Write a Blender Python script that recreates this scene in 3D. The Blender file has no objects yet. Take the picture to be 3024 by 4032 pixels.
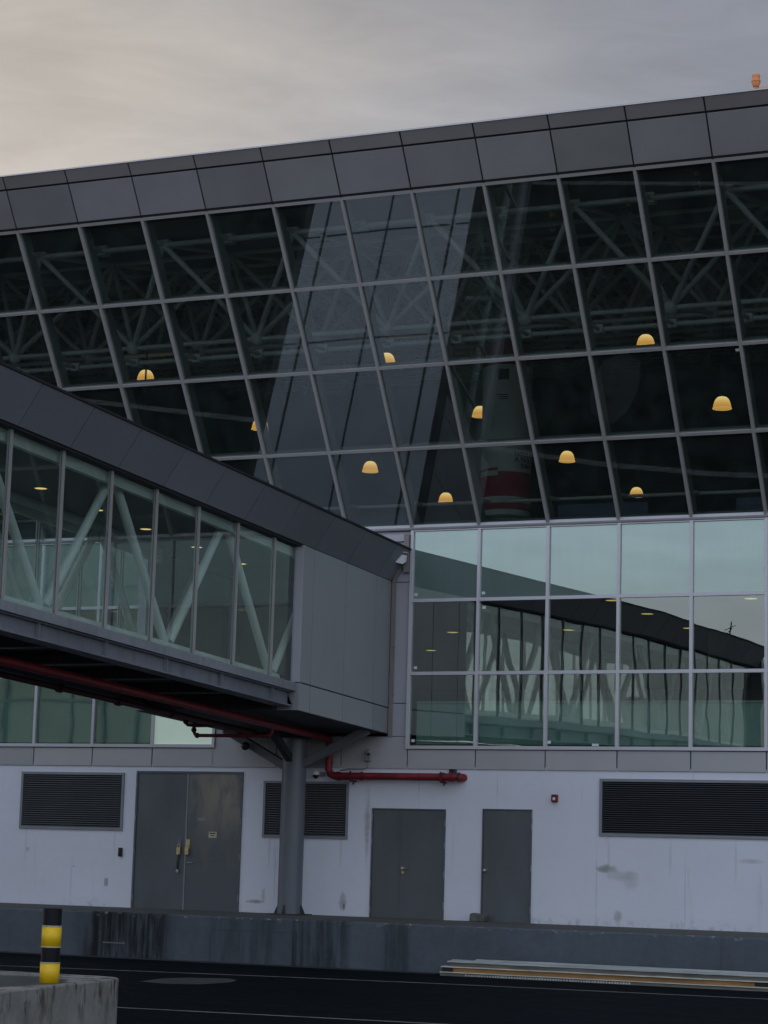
import bpy, bmesh, math, random
from mathutils import Vector, Matrix
random.seed(7)
D = bpy.data
SC = bpy.context.scene
COL = SC.collection
R = math.radians
PI = math.pi

# ------------------------------------------------------------------ camera
cam_d = D.cameras.new('camera')
cam = D.objects.new('camera', cam_d)
COL.objects.link(cam)
CAM = Vector((18.2228, -42.4308, 1.9231))
rt = Vector((0.91487064, 0.40276257, 0.02817857))
fw = Vector((-0.40205223, 0.90242037, 0.15489183))
up = Vector((0.03695571, -0.15303524, 0.98752949))
cam.matrix_world = Matrix(((rt.x, up.x, -fw.x, CAM.x), (rt.y, up.y, -fw.y, CAM.y),
                           (rt.z, up.z, -fw.z, CAM.z), (0, 0, 0, 1)))
cam_d.sensor_fit = 'HORIZONTAL'
cam_d.sensor_width = 36
cam_d.lens = 104.88
cam_d.clip_end = 3000
SC.camera = cam
SC.view_settings.view_transform = 'Standard'
SC.view_settings.look = 'None'
SC.view_settings.exposure = 0
SC.view_settings.gamma = 1
SC.cycles.max_bounces = 10
SC.cycles.transparent_max_bounces = 24
SC.cycles.sample_clamp_indirect = 4

# ------------------------------------------------------------------ sun
SUN_DIR = Vector((-0.80, 0.55, 0.13)).normalized()      # towards the sun, low behind the terminal
sl = D.lights.new('sun', 'SUN')
sl.energy = 0.6
sl.angle = R(10)
sl.color = (1.0, 0.72, 0.48)
so = D.objects.new('sun', sl)
COL.objects.link(so)
so.rotation_euler = (-SUN_DIR).to_track_quat('-Z', 'Y').to_euler()

# ------------------------------------------------------------------ node helper
class NT:
    def __init__(self, tree):
        self.t = tree
    def n(self, kind, **kw):
        nd = self.t.nodes.new(kind)
        for k, v in kw.items():
            if k == 'ins':
                for a, b in v.items():
                    self.put(nd.inputs[a], b)
            else:
                setattr(nd, k, v)
        return nd
    def put(self, sock, v):
        if isinstance(v, bpy.types.NodeSocket):
            self.t.links.new(v, sock)
        elif isinstance(v, bpy.types.Node):
            self.t.links.new(v.outputs[0], sock)
        else:
            sock.default_value = v
    def math(self, op, a, b=0.0, c=None, clamp=False):
        nd = self.n('ShaderNodeMath', operation=op, use_clamp=clamp)
        self.put(nd.inputs[0], a); self.put(nd.inputs[1], b)
        if c is not None: self.put(nd.inputs[2], c)
        return nd.outputs[0]
    def mix(self, f, a, b, blend='MIX'):
        nd = self.n('ShaderNodeMix', data_type='RGBA', blend_type=blend)
        self.put(nd.inputs[0], f); self.put(nd.inputs[6], a); self.put(nd.inputs[7], b)
        return nd.outputs[2]
    def rng(self, v, a, b, c=0.0, d=1.0, smooth=True):
        nd = self.n('ShaderNodeMapRange', interpolation_type='SMOOTHSTEP' if smooth else 'LINEAR')
        for i, x in enumerate((v, a, b, c, d)): self.put(nd.inputs[i], x)
        return nd.outputs[0]
    def noise(self, vec, scale, detail=3.0, rough=0.55, dist=0.0):
        nd = self.n('ShaderNodeTexNoise')
        self.put(nd.inputs['Vector'], vec); nd.inputs['Scale'].default_value = scale
        nd.inputs['Detail'].default_value = detail; nd.inputs['Roughness'].default_value = rough
        nd.inputs['Distortion'].default_value = dist
        return nd.outputs[0]
    def mapping(self, vec, scale=(1, 1, 1), loc=(0, 0, 0)):
        nd = self.n('ShaderNodeMapping')
        self.put(nd.inputs[0], vec); nd.inputs['Scale'].default_value = scale; nd.inputs['Location'].default_value = loc
        return nd.outputs[0]
def c4(c): return (c[0], c[1], c[2], 1.0)

# ------------------------------------------------------------------ sky
W = D.worlds.new('World'); SC.world = W; W.use_nodes = True
w = NT(W.node_tree); W.node_tree.nodes.clear()
tc = w.n('ShaderNodeTexCoord').outputs['Generated']
sep = w.n('ShaderNodeSeparateXYZ', ins={0: tc})
dx, dy, dz = sep.outputs
side = w.math('ADD', w.math('MULTIPLY', dx, -0.915), w.math('MULTIPLY', dy, -0.403))
cl = w.noise(w.mapping(tc, (2.2, 2.2, 7.0)), 1.6, 5.0, 0.55, 0.5)
cl2 = w.noise(w.mapping(tc, (5.0, 5.0, 22.0), (3, 1, 2)), 1.5, 4.0, 0.5, 0.8)
warm = w.rng(w.math('ADD', side, w.math('MULTIPLY', w.math('SUBTRACT', cl, 0.5), 0.22)), -0.16, 0.20)
front = w.mix(warm, (0.290, 0.305, 0.355, 1), (0.530, 0.484, 0.440, 1))
high = w.rng(dz, 0.02, 0.22)
back = w.mix(high, (0.76, 0.74, 0.74, 1), (0.83, 0.97, 1.16, 1))
fb = w.rng(dy, -0.35, 0.45)
sky = w.mix(fb, back, front)
cl3 = w.noise(w.mapping(tc, (9.0, 9.0, 34.0), (7, 4, 1)), 2.2, 6.0, 0.6, 1.2)
gain = w.math('MULTIPLY', w.rng(cl2, 0.25, 0.75, 0.88, 1.12, False), w.rng(cl3, 0.25, 0.75, 0.95, 1.05, False))
gain = w.math('MULTIPLY', gain, w.rng(dz, 0.28, 0.40, 1.24, 0.87, False))
nish = w.n('ShaderNodeTexSky', sky_type='NISHITA', sun_disc=False, sun_elevation=R(7.6), sun_rotation=math.atan2(SUN_DIR.x, SUN_DIR.y))
nb = w.n('ShaderNodeBackground', ins={0: nish.outputs[0], 1: 0.05})
cb = w.n('ShaderNodeBackground', ins={0: sky, 1: gain})
wm = w.n('ShaderNodeMixShader', ins={0: 0.10, 1: cb.outputs[0], 2: nb.outputs[0]})
wo = w.n('ShaderNodeOutputWorld'); W.node_tree.links.new(wm.outputs[0], wo.inputs[0])

# ------------------------------------------------------------------ materials
def new_mat(name):
    m = D.materials.new(name); m.use_nodes = True
    m.node_tree.nodes.clear()
    return m, NT(m.node_tree)
def finish(t, sh):
    o = t.n('ShaderNodeOutputMaterial')
    t.t.links.new(sh.outputs[0] if isinstance(sh, bpy.types.Node) else sh, o.inputs[0])
def coords(t, rand=False):
    v = t.n('ShaderNodeTexCoord').outputs['Object']
    if rand:
        oi = t.n('ShaderNodeObjectInfo').outputs['Random']
        cx = t.n('ShaderNodeCombineXYZ', ins={0: t.math('MULTIPLY', oi, 37.0), 1: t.math('MULTIPLY', oi, 91.0), 2: t.math('MULTIPLY', oi, 53.0)})
        va = t.n('ShaderNodeVectorMath', operation='ADD'); t.put(va.inputs[0], v); t.put(va.inputs[1], cx)
        return va.outputs[0]
    return v
def paint(name, col, rough=0.5, metal=0.0, var=0.15, scale=2.0, stretch=(1, 1, 1), rand=False, bump=0.0, bscale=40.0, spec=0.5, objvar=0.0, alt=None):
    m, t = new_mat(name)
    v = coords(t, rand)
    n = t.noise(t.mapping(v, stretch), scale, 5.0, 0.6)
    f = t.rng(n, 0.3, 0.7, 1.0 - var, 1.0 + var, False)
    if objvar:
        oi = t.n('ShaderNodeObjectInfo').outputs['Random']
        f = t.math('MULTIPLY', f, t.rng(oi, 0, 1, 1 - objvar, 1 + objvar, False))
    cc = t.n('ShaderNodeVectorMath', operation='SCALE'); cc.inputs[0].default_value = col; t.put(cc.inputs['Scale'], f)
    if alt:
        o2 = t.n('ShaderNodeObjectInfo').outputs['Random']
        t.put(cc.inputs[0], t.mix(t.math('FRACT', t.math('MULTIPLY', o2, 7.31)), c4(col), c4(alt)))
    b = t.n('ShaderNodeBsdfPrincipled', ins={'Base Color': cc.outputs[0], 'Roughness': t.rng(n, 0.3, 0.7, max(0.02, rough - 0.06), rough + 0.06, False), 'Metallic': metal})
    b.inputs['Specular IOR Level'].default_value = spec
    if bump:
        bn = t.n('ShaderNodeBump', ins={'Strength': bump, 'Distance': 0.01, 'Height': t.noise(v, bscale, 4.0, 0.6)})
        t.put(b.inputs['Normal'], bn.outputs[0])
    finish(t, b)
    return m
def glass(name, tint, base, wav=0.0004, wscale=1.1, fres=1.0, rough=0.0, refl=(0.86, 0.95, 0.94), haze=0.0):
    """One coated pane: reflects off its outer face, lets the rest through with a tint."""
    m, t = new_mat(name)
    v = coords(t, True)
    bn = t.n('ShaderNodeBump', ins={'Strength': 1.0, 'Distance': wav, 'Height': t.noise(v, wscale, 1.5, 0.4)})
    fr = t.n('ShaderNodeFresnel', ins={'IOR': 1.5})
    f = t.math('ADD', t.math('MULTIPLY', fr.outputs[0], fres), base, clamp=True)
    bf = t.n('ShaderNodeNewGeometry').outputs['Backfacing']
    f = t.math('MULTIPLY', f, t.math('SUBTRACT', 1.0, bf))
    tr = t.n('ShaderNodeBsdfTransparent', ins={0: t.mix(bf, c4(tint), (1, 1, 1, 1))})
    body = tr.outputs[0]
    if haze:
        df = t.n('ShaderNodeBsdfDiffuse', ins={0: (0.42, 0.55, 0.51, 1)})
        dust_sheen = t.math('MULTIPLY', t.rng(t.noise(v, 2.5, 4.0), 0.3, 0.8, 0.5, 1.4, False), haze)  # greenish film: part dust, part painted sheen that brightens dark panes
        dust_sheen = t.math('MULTIPLY', dust_sheen, t.math('SUBTRACT', 1.0, bf))
        mx0 = t.n('ShaderNodeMixShader', ins={0: dust_sheen, 1: tr.outputs[0], 2: df.outputs[0]})
        body = mx0.outputs[0]
    gl = t.n('ShaderNodeBsdfGlossy', ins={'Color': c4(refl), 'Roughness': rough, 'Normal': bn.outputs[0]})
    mx = t.n('ShaderNodeMixShader', ins={0: f, 1: body, 2: gl.outputs[0]})
    finish(t, mx)
    return m
def backed_glass(name, col, base, wav=0.0004, wscale=1.1, refl=(0.80, 0.95, 0.95)):
    """Opaque spandrel pane: coloured backing behind a reflective face."""
    m, t = new_mat(name)
    v = coords(t, True)
    bn = t.n('ShaderNodeBump', ins={'Strength': 1.0, 'Distance': wav, 'Height': t.noise(v, wscale, 1.5, 0.4)})
    n = t.noise(t.mapping(v, (1, 1, 0.15)), 3.0, 4.0)
    cc = t.n('ShaderNodeVectorMath', operation='SCALE'); cc.inputs[0].default_value = col; t.put(cc.inputs['Scale'], t.rng(n, 0.3, 0.7, 0.93, 1.07, False))
    df = t.n('ShaderNodeBsdfDiffuse', ins={0: cc.outputs[0]})
    fr = t.n('ShaderNodeFresnel', ins={'IOR': 1.5})
    f = t.math('ADD', fr.outputs[0], base, clamp=True)
    gl = t.n('ShaderNodeBsdfGlossy', ins={'Color': c4(refl), 'Roughness': 0.0, 'Normal': bn.outputs[0]})
    finish(t, t.n('ShaderNodeMixShader', ins={0: f, 1: df.outputs[0], 2: gl.outputs[0]}))
    return m
def streaked(name, col, dirt, rough=0.85, amount=0.7, sx=2.5, edge_z=None, rand=False, blotch=0.25, bump=0.3, dirt_lo=0.5, dirt_hi=0.72):
    """Weathered concrete or plaster with run-down streaks and blotches."""
    m, t = new_mat(name)
    v = coords(t, rand)
    st = t.noise(t.mapping(v, (sx, sx, 0.22)), 1.6, 6.0, 0.65)
    big = t.noise(v, 0.45, 3.0, 0.6)
    fine = t.noise(v, 9.0, 6.0, 0.65)
    f = t.rng(t.math('ADD', t.math('MULTIPLY', st, 0.72), t.math('MULTIPLY', big, 0.28)), dirt_lo, dirt_hi, 0.0, amount)
    base = t.n('ShaderNodeVectorMath', operation='SCALE'); base.inputs[0].default_value = col
    t.put(base.inputs['Scale'], t.math('MULTIPLY', t.rng(big, 0.25, 0.75, 1 - blotch, 1 + blotch, False), t.rng(fine, 0.3, 0.7, 0.92, 1.08, False)))
    cc = t.mix(f, base.outputs[0], c4(dirt))
    b = t.n('ShaderNodeBsdfPrincipled', ins={'Base Color': cc, 'Roughness': rough})
    b.inputs['Specular IOR Level'].default_value = 0.3
    bn = t.n('ShaderNodeBump', ins={'Strength': bump, 'Distance': 0.01, 'Height': fine})
    t.put(b.inputs['Normal'], bn.outputs[0])
    finish(t, b)
    return m
def glow(name, col, strength, ribs=0):
    m, t = new_mat(name)
    e = t.n('ShaderNodeEmission', ins={0: c4(col), 1: strength})
    if ribs:
        v = coords(t)
        s = t.n('ShaderNodeSeparateXYZ', ins={0: v})
        an = t.math('ARCTAN2', s.outputs[1], s.outputs[0])
        rb = t.rng(t.math('SINE', t.math('MULTIPLY', an, float(ribs))), -1, 1, 0.82, 1.08, False)
        lo = t.rng(s.outputs[2], 0.0, 0.26, 0.74, 1.30, False)
        t.put(e.inputs[0], t.mix(t.rng(s.outputs[2], 0.06, 0.25), c4(col), (1.0, 0.74, 0.28, 1)))
        gr = t.rng(t.noise(v, 60.0, 2.0), 0.3, 0.7, 0.88, 1.1, False)
        t.put(e.inputs[1], t.math('MULTIPLY', t.math('MULTIPLY', t.math('MULTIPLY', rb, lo), gr), strength))
    finish(t, e)
    return m

M = {}
M['cap'] = paint('mullion_aluminium', (0.36, 0.345, 0.345), 0.4, 0.15, 0.05, 1.5)
M['fin'] = paint('mullion_fin_paint', (0.17, 0.205, 0.19), 0.5, 0, 0.08, 1.5)
M['cap2'] = paint('bright_aluminium', (0.58, 0.56, 0.61), 0.36, 0.15, 0.05, 1.5)
M['panel'] = paint('grey_composite_panel', (0.275, 0.285, 0.305), 0.42, 0.1, 0.07, 0.8, rand=True, objvar=0.07)
M['base_panel'] = paint('pale_composite_panel', (0.42, 0.41, 0.43), 0.42, 0.1, 0.06, 0.8, rand=True, objvar=0.06)
M['fascia'] = paint('roof_fascia_panel', (0.262, 0.245, 0.270), 0.42, 0.1, 0.08, 0.8, rand=True, objvar=0.13, alt=(0.235, 0.240, 0.238))
M['fascia_top'] = paint('roof_edge_panel', (0.235, 0.215, 0.218), 0.5, 0.1, 0.05, 0.8, rand=True, objvar=0.05)
M['bfascia'] = paint('bridge_fascia_panel', (0.185, 0.195, 0.225), 0.45, 0.1, 0.06, 0.8, rand=True, objvar=0.08)
M['lilac'] = paint('corner_cladding', (0.40, 0.39, 0.44), 0.4, 0.1, 0.05, 1.0)
M['joint'] = paint('joint_black', (0.012, 0.012, 0.016), 0.8, 0, 0.1)
M['dark'] = paint('dark_void', (0.01, 0.011, 0.014), 0.9, 0, 0.1)
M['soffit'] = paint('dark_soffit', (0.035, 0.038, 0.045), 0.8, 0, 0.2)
M['upper_glass'] = glass('upper_hall_glass', (0.60, 0.66, 0.64), 0.125, 0.0006, 0.7, 1.6, refl=(0.92, 0.96, 0.98), haze=0.045)
M['vision_glass'] = glass('coated_window_glass', (0.50, 0.61, 0.57), 0.26, 0.0020, 0.95, 1.2, refl=(0.72, 0.80, 0.77))
M['spandrel'] = backed_glass('teal_spandrel_glass', (0.15, 0.205, 0.195), 0.31, 0.0006, 0.8, refl=(0.60, 0.74, 0.70))
M['bridge_glass'] = glass('bridge_glass', (0.80, 0.88, 0.86), 0.04, 0.0006, 0.8, 1.0, haze=0.055)
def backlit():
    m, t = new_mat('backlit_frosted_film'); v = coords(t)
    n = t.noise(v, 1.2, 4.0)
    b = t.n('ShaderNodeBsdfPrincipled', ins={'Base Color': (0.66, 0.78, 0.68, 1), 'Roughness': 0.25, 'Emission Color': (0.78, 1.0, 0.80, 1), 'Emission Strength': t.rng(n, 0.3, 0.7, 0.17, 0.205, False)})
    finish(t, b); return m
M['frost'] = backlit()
M['steel'] = paint('white_green_steel', (0.50, 0.54, 0.515), 0.45, 0, 0.1, 1.5)
M['hall_steel'] = paint('hall_steel', (0.42, 0.435, 0.42), 0.5, 0, 0.1, 1.5)
M['gsteel'] = paint('grey_painted_steel', (0.135, 0.15, 0.175), 0.42, 0.1, 0.14, 1.2, (1, 1, 0.3))
M['beam'] = streaked('weathered_beam_paint', (0.19, 0.20, 0.235), (0.05, 0.05, 0.055), 0.55, 0.6, 3.0)
M['sill'] = streaked('weathered_sill', (0.25, 0.26, 0.29), (0.09, 0.09, 0.09), 0.5, 0.5, 2.5)
M['louver'] = paint('louver_metal', (0.115, 0.12, 0.132), 0.5, 0.2, 0.08, 1.5)
M['louver_dark'] = paint('dark_louver_metal', (0.045, 0.047, 0.06), 0.5, 0.2, 0.08, 1.5)
M['lframe'] = paint('louver_frame_metal', (0.24, 0.25, 0.275), 0.5, 0.2, 0.08, 1.5)
M['door'] = paint('grey_door_paint', (0.100, 0.110, 0.122), 0.42, 0.1, 0.15, 1.4, (1, 1, 0.4), bump=0.15, bscale=3.0)
M['red'] = paint('red_pipe_paint', (0.175, 0.011, 0.017), 0.5, 0, 0.42, 5.0)
M['redrust'] = paint('dull_red_pipe', (0.07, 0.009, 0.011), 0.6, 0, 0.3, 6.0)
M['white'] = paint('white_plastic', (0.68, 0.69, 0.72), 0.4, 0, 0.05)
M['greyplastic'] = paint('grey_plastic', (0.28, 0.28, 0.29), 0.5, 0, 0.1)
M['black'] = paint('black_plastic', (0.012, 0.012, 0.014), 0.4, 0, 0.1)
M['chrome'] = paint('brushed_steel', (0.55, 0.54, 0.52), 0.3, 0.9, 0.1)
M['brass'] = paint('worn_brass', (0.62, 0.48, 0.26), 0.4, 0.7, 0.25, 30.0)
M['conduit'] = paint('conduit_grey', (0.23, 0.21, 0.205), 0.5, 0.1, 0.08)
M['yellow'] = paint('reflective_yellow', (0.85, 0.53, 0.008), 0.45, 0, 0.07, 9.0)
M['bblack'] = paint('bollard_black', (0.006, 0.006, 0.008), 0.5, 0, 0.5, 14.0, (3, 3, 0.3), spec=0.15)
M['trim'] = paint('pale_tape_edge', (0.45, 0.43, 0.30), 0.5, 0, 0.15, 20.0)
M['bridge_roof'] = paint('bridge_roof_sheet', (0.44, 0.46, 0.50), 0.5, 0.0, 0.10, 0.8)
M['gutter'] = paint('brown_gutter', (0.05, 0.045, 0.04), 0.7, 0, 0.4, 3.0, (1, 0.3, 1))
M['rust'] = paint('rusty_web', (0.36, 0.19, 0.07), 0.75, 0, 0.35, 5.0, (0.3, 1, 1))
M['cream'] = paint('chipped_cream_paint', (0.62, 0.58, 0.50), 0.6, 0, 0.25, 12.0, (0.3, 1, 1))
M['galv'] = paint('galvanised_sheet', (0.55, 0.57, 0.57), 0.42, 0.2, 0.25, 3.0, (0.25, 2, 2))
M['oldgrey'] = paint('old_grey_timber', (0.16, 0.155, 0.14), 0.8, 0, 0.4, 5.0, (0.3, 2, 2))
M['orange'] = paint('orange_paint', (0.80, 0.30, 0.12), 0.5, 0, 0.08)
M['navy'] = paint('navy_partition', (0.03, 0.06, 0.14), 0.5, 0, 0.2)
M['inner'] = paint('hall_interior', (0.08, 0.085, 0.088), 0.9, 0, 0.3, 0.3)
M['dado'] = paint('grey_green_dado', (0.54, 0.70, 0.66), 0.6, 0, 0.08)
M['floor2'] = paint('gallery_floor', (0.20, 0.21, 0.20), 0.4, 0, 0.2)
M['gallery'] = paint('gallery_wall', (0.30, 0.30, 0.28), 0.8, 0, 0.1)
M['bceil'] = paint('bridge_ceiling', (0.09, 0.095, 0.095), 0.7, 0, 0.05)
M['bfloor'] = paint('bridge_floor', (0.20, 0.19, 0.17), 0.6, 0, 0.1)
M['banner'] = paint('pale_banner', (0.74, 0.84, 0.84), 0.6, 0, 0.06)
M['banner_red'] = paint('banner_red', (0.42, 0.02, 0.05), 0.6, 0, 0.06)
M['ink'] = paint('banner_ink', (0.01, 0.012, 0.015), 0.6, 0, 0.05)
M['stone'] = paint('grey_block', (0.11, 0.11, 0.10), 0.9, 0, 0.4, 9.0, bump=0.5)
M['tree_far'] = paint('far_foliage', (0.03, 0.04, 0.025), 0.9, 0, 0.4, 0.3)
M['far_wall'] = paint('far_building_wall', (0.58, 0.47, 0.33), 0.8, 0, 0.1, 0.2)
M['lamp'] = glow('lamp_glow', (1.0, 0.50, 0.11), 1.15, 26)
M['lamp_top'] = glow('lamp_neck_glow', (1.0, 0.62, 0.14), 1.0)
M['down'] = glow('downlight_glow', (1.0, 0.72, 0.24), 1.0)

def special_mats():
    # white plaster wall with scuffs, damp lines and grime near its foot
    m, t = new_mat('white_plaster')
    v = coords(t); s = t.n('ShaderNodeSeparateXYZ', ins={0: v})
    big = t.noise(v, 0.5, 3.0); fine = t.noise(v, 6.0, 6.0, 0.7)
    st = t.noise(t.mapping(v, (2.2, 1, 0.18)), 1.4, 6.0, 0.7)
    base = t.n('ShaderNodeVectorMath', operation='SCALE'); base.inputs[0].default_value = (0.70, 0.71, 0.80)
    t.put(base.inputs['Scale'], t.rng(t.math('ADD', t.math('MULTIPLY', big, 0.7), t.math('MULTIPLY', fine, 0.3)), 0.3, 0.7, 0.93, 1.05, False))
    dirt = t.rng(st, 0.60, 0.78, 0.0, 0.38)
    foot = t.math('MULTIPLY', t.rng(s.outputs[2], 0.8, 1.08, 0.85, 0.0), t.math('MULTIPLY', t.rng(fine, 0.45, 0.75, 0.05, 0.8), t.rng(big, 0.4, 0.62)))
    scuff = t.rng(t.noise(t.mapping(v, (1.0, 1, 1.6)), 1.9, 7.0, 0.75), 0.66, 0.76, 0.0, 0.35)
    c = t.mix(dirt, base.outputs[0], (0.30, 0.29, 0.29, 1))
    c = t.mix(scuff, c, (0.30, 0.30, 0.32, 1))
    c = t.mix(foot, c, (0.20, 0.195, 0.18, 1))
    # the oval smudge and patched ghost right of the single door, and streaks
    def blob(c, x, z, rx, rz, col, amt):
        d = t.math('ADD', t.math('POWER', t.math('DIVIDE', t.math('SUBTRACT', s.outputs[0], x), rx), 2.0),
                   t.math('POWER', t.math('DIVIDE', t.math('SUBTRACT', s.outputs[2], z), rz), 2.0))
        d = t.math('ADD', d, t.math('MULTIPLY', t.math('SUBTRACT', t.noise(v, 9.0, 6.0, 0.75), 0.5), 2.6))
        return t.mix(t.rng(d, -0.2, 1.5, amt, 0.0), c, col)
    c = blob(c, 4.30, 1.93, 0.22, 0.085, (0.20, 0.20, 0.17, 1), 0.75)
    c = blob(c, 4.62, 1.80, 0.32, 0.10, (0.40, 0.39, 0.40, 1), 0.55)
    c = blob(c, 4.80, 1.72, 0.16, 0.20, (0.46, 0.45, 0.49, 1), 0.5)
    c = blob(c, -0.86, 2.65, 0.05, 0.75, (0.36, 0.36, 0.38, 1), 0.6)
    c = blob(c, -0.88, 2.75, 0.07, 0.35, (0.34, 0.33, 0.34, 1), 0.45)
    c = blob(c, -1.37, 1.10, 0.09, 0.20, (0.30, 0.28, 0.25, 1), 0.7)
    c = blob(c, -1.34, 1.00, 0.03, 0.07, (0.10, 0.09, 0.08, 1), 0.9)
    c = blob(c, -3.40, 1.05, 0.22, 0.04, (0.27, 0.25, 0.23, 1), 0.8)
    c = blob(c, -3.20, 1.20, 0.05, 0.16, (0.38, 0.37, 0.38, 1), 0.6)
    c = blob(c, 4.55, 1.02, 0.09, 0.12, (0.30, 0.29, 0.28, 1), 0.6)
    c = blob(c, -9.05, 2.0, 0.05, 0.06, (0.38, 0.38, 0.40, 1), 0.6)
    c = blob(c, -7.85, 1.66, 0.03, 0.02, (0.30, 0.30, 0.32, 1), 0.7)
    for lx, lz, lh in ((4.10, 1.55, 0.85), (0.27, 3.45, 0.4), (1.98, 3.5, 0.35), (-2.95, 1.6, 0.6), (5.9, 1.5, 0.8), (-7.9, 1.4, 0.5)):
        c = blob(c, lx, lz, 0.012, lh, (0.30, 0.30, 0.31, 1), 0.4)
    for lx in (-9.1, -6.85, -3.1, -1.45, 4.35, 5.6, 6.9):
        c = blob(c, lx, 2.15, 0.03, 0.42, (0.44, 0.43, 0.44, 1), 0.35)
    c = blob(c, 7.2, 2.15, 0.25, 0.05, (0.42, 0.40, 0.40, 1), 0.6)
    b = t.n('ShaderNodeBsdfPrincipled', ins={'Base Color': c, 'Roughness': 0.8})
    b.inputs['Specular IOR Level'].default_value = 0.25
    t.put(b.inputs['Normal'], t.n('ShaderNodeBump', ins={'Strength': 0.18, 'Distance': 0.01, 'Height': fine}).outputs[0])
    finish(t, b); M['plaster'] = m
    # dock concrete: dark wet streak zones below the big door and the column
    m, t = new_mat('dock_concrete')
    v = coords(t); s = t.n('ShaderNodeSeparateXYZ', ins={0: v})
    st = t.noise(t.mapping(v, (2.6, 1, 0.26)), 1.5, 7.0, 0.72, 0.25); big = t.noise(v, 0.6, 4.0); fine = t.noise(v, 8.0, 6.0, 0.7)
    base = t.n('ShaderNodeVectorMath', operation='SCALE'); base.inputs[0].default_value = (0.092, 0.108, 0.132)
    t.put(base.inputs['Scale'], t.math('MULTIPLY', t.rng(big, 0.3, 0.7, 0.82, 1.15, False), t.rng(fine, 0.3, 0.7, 0.9, 1.1, False)))
    zone = None
    for x0, wd, a in ((-4.55, 1.25, 1.0), (-1.9, 0.9, 0.45), (-0.15, 0.55, 0.75), (1.3, 0.35, 0.5), (-0.75, 0.16, 0.9)):
        z = t.rng(t.math('ABSOLUTE', t.math('SUBTRACT', s.outputs[0], x0)), wd * 0.55, wd, a, 0.0)
        zone = z if zone is None else t.math('MAXIMUM', zone, z)
    zone = t.math('MULTIPLY', zone, t.rng(st, 0.36, 0.60, 0.10, 1.0))
    f = t.math('MAXIMUM', t.rng(st, 0.60, 0.80, 0.0, 0.45), zone)
    c = t.mix(f, base.outputs[0], (0.012, 0.013, 0.014, 1))
    # broken pale mortar at the top arris
    ch = t.noise(t.mapping(v, (1.0, 1, 2.0)), 5.5, 6.0, 0.7)
    arris = t.math('MULTIPLY', t.rng(s.outputs[2], 0.70, 0.815, 0.0, 1.0), t.rng(ch, 0.585, 0.62))
    fr = t.rng(s.outputs[1], -3.22, -3.29)
    c = t.mix(t.math('MULTIPLY', t.math('MULTIPLY', arris, fr), 0.8), c, (0.27, 0.29, 0.27, 1))
    topz = t.rng(s.outputs[2], 0.79, 0.812)
    c = t.mix(t.math('MULTIPLY', topz, t.math('SUBTRACT', 1.0, fr)), c, (0.085, 0.082, 0.078, 1))
    b = t.n('ShaderNodeBsdfPrincipled', ins={'Base Color': c, 'Roughness': 0.8}); b.inputs['Specular IOR Level'].default_value = 0.3
    t.put(b.inputs['Normal'], t.n('ShaderNodeBump', ins={'Strength': 0.35, 'Distance': 0.01, 'Height': fine}).outputs[0])
    finish(t, b); M['dock'] = m
    # asphalt with tyre-polished streaks along the road
    m, t = new_mat('asphalt')
    v = coords(t)
    st = t.noise(t.mapping(v, (0.05, 1.9, 1)), 1.2, 6.0, 0.65, 0.3); big = t.noise(v, 0.15, 3.0); fine = t.noise(v, 60.0, 3.0)
    base = t.n('ShaderNodeVectorMath', operation='SCALE'); base.inputs[0].default_value = (0.0024, 0.0035, 0.0055)
    t.put(base.inputs['Scale'], t.math('MULTIPLY', t.rng(st, 0.3, 0.7, 0.1, 2.6, False), t.rng(big, 0.3, 0.7, 0.8, 1.2, False)))
    b = t.n('ShaderNodeBsdfPrincipled', ins={'Base Color': base.outputs[0], 'Roughness': t.rng(st, 0.3, 0.7, 0.62, 0.85, False)}); b.inputs['Specular IOR Level'].default_value = 0.04
    t.put(b.inputs['Normal'], t.n('ShaderNodeBump', ins={'Strength': 0.3, 'Distance': 0.004, 'Height': fine}).outputs[0])
    finish(t, b); M['asphalt'] = m
    # worn paint of the road marks
    m, t = new_mat('worn_road_paint')
    v = coords(t); n = t.noise(t.mapping(v, (0.6, 3, 1)), 4.0, 6.0, 0.7)
    c = t.mix(t.rng(n, 0.42, 0.62), (0.20, 0.205, 0.20, 1), (0.07, 0.075, 0.08, 1))
    finish(t, t.n('ShaderNodeBsdfPrincipled', ins={'Base Color': c, 'Roughness': 0.8})); M['mark'] = m
    # the stained big door leaf
    m, t = new_mat('stained_door_paint')
    v = coords(t); s = t.n('ShaderNodeSeparateXYZ', ins={0: v})
    n = t.noise(t.mapping(v, (1.6, 1, 0.7)), 1.7, 6.0, 0.65, 0.4); fi = t.noise(v, 9.0, 5.0, 0.7)
    zone = t.math('MULTIPLY', t.rng(s.outputs[2], 1.9, 3.2), t.rng(s.outputs[0], -5.3, -4.3, 0.35, 1.0))
    f = t.math('MULTIPLY', zone, t.rng(n, 0.30, 0.62))
    c = t.mix(f, (0.100, 0.112, 0.125, 1), (0.25, 0.225, 0.185, 1))
    band = t.math('MULTIPLY', t.rng(t.math('ABSOLUTE', t.math('SUBTRACT', s.outputs[2], 1.95)), 0.1, 0.45, 1.0, 0.0), t.rng(n, 0.40, 0.66, 0, 0.6))
    c = t.mix(band, c, (0.165, 0.135, 0.115, 1))
    c = t.mix(t.rng(fi, 0.66, 0.74, 0, 0.55), c, (0.30, 0.30, 0.28, 1))
    b = t.n('ShaderNodeBsdfPrincipled', ins={'Base Color': c, 'Roughness': 0.42, 'Metallic': 0.15})
    t.put(b.inputs['Normal'], t.n('ShaderNodeBump', ins={'Strength': 0.25, 'Distance': 0.012, 'Height': t.noise(v, 2.2, 3.0)}).outputs[0])
    finish(t, b); M['door_stain'] = m
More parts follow.
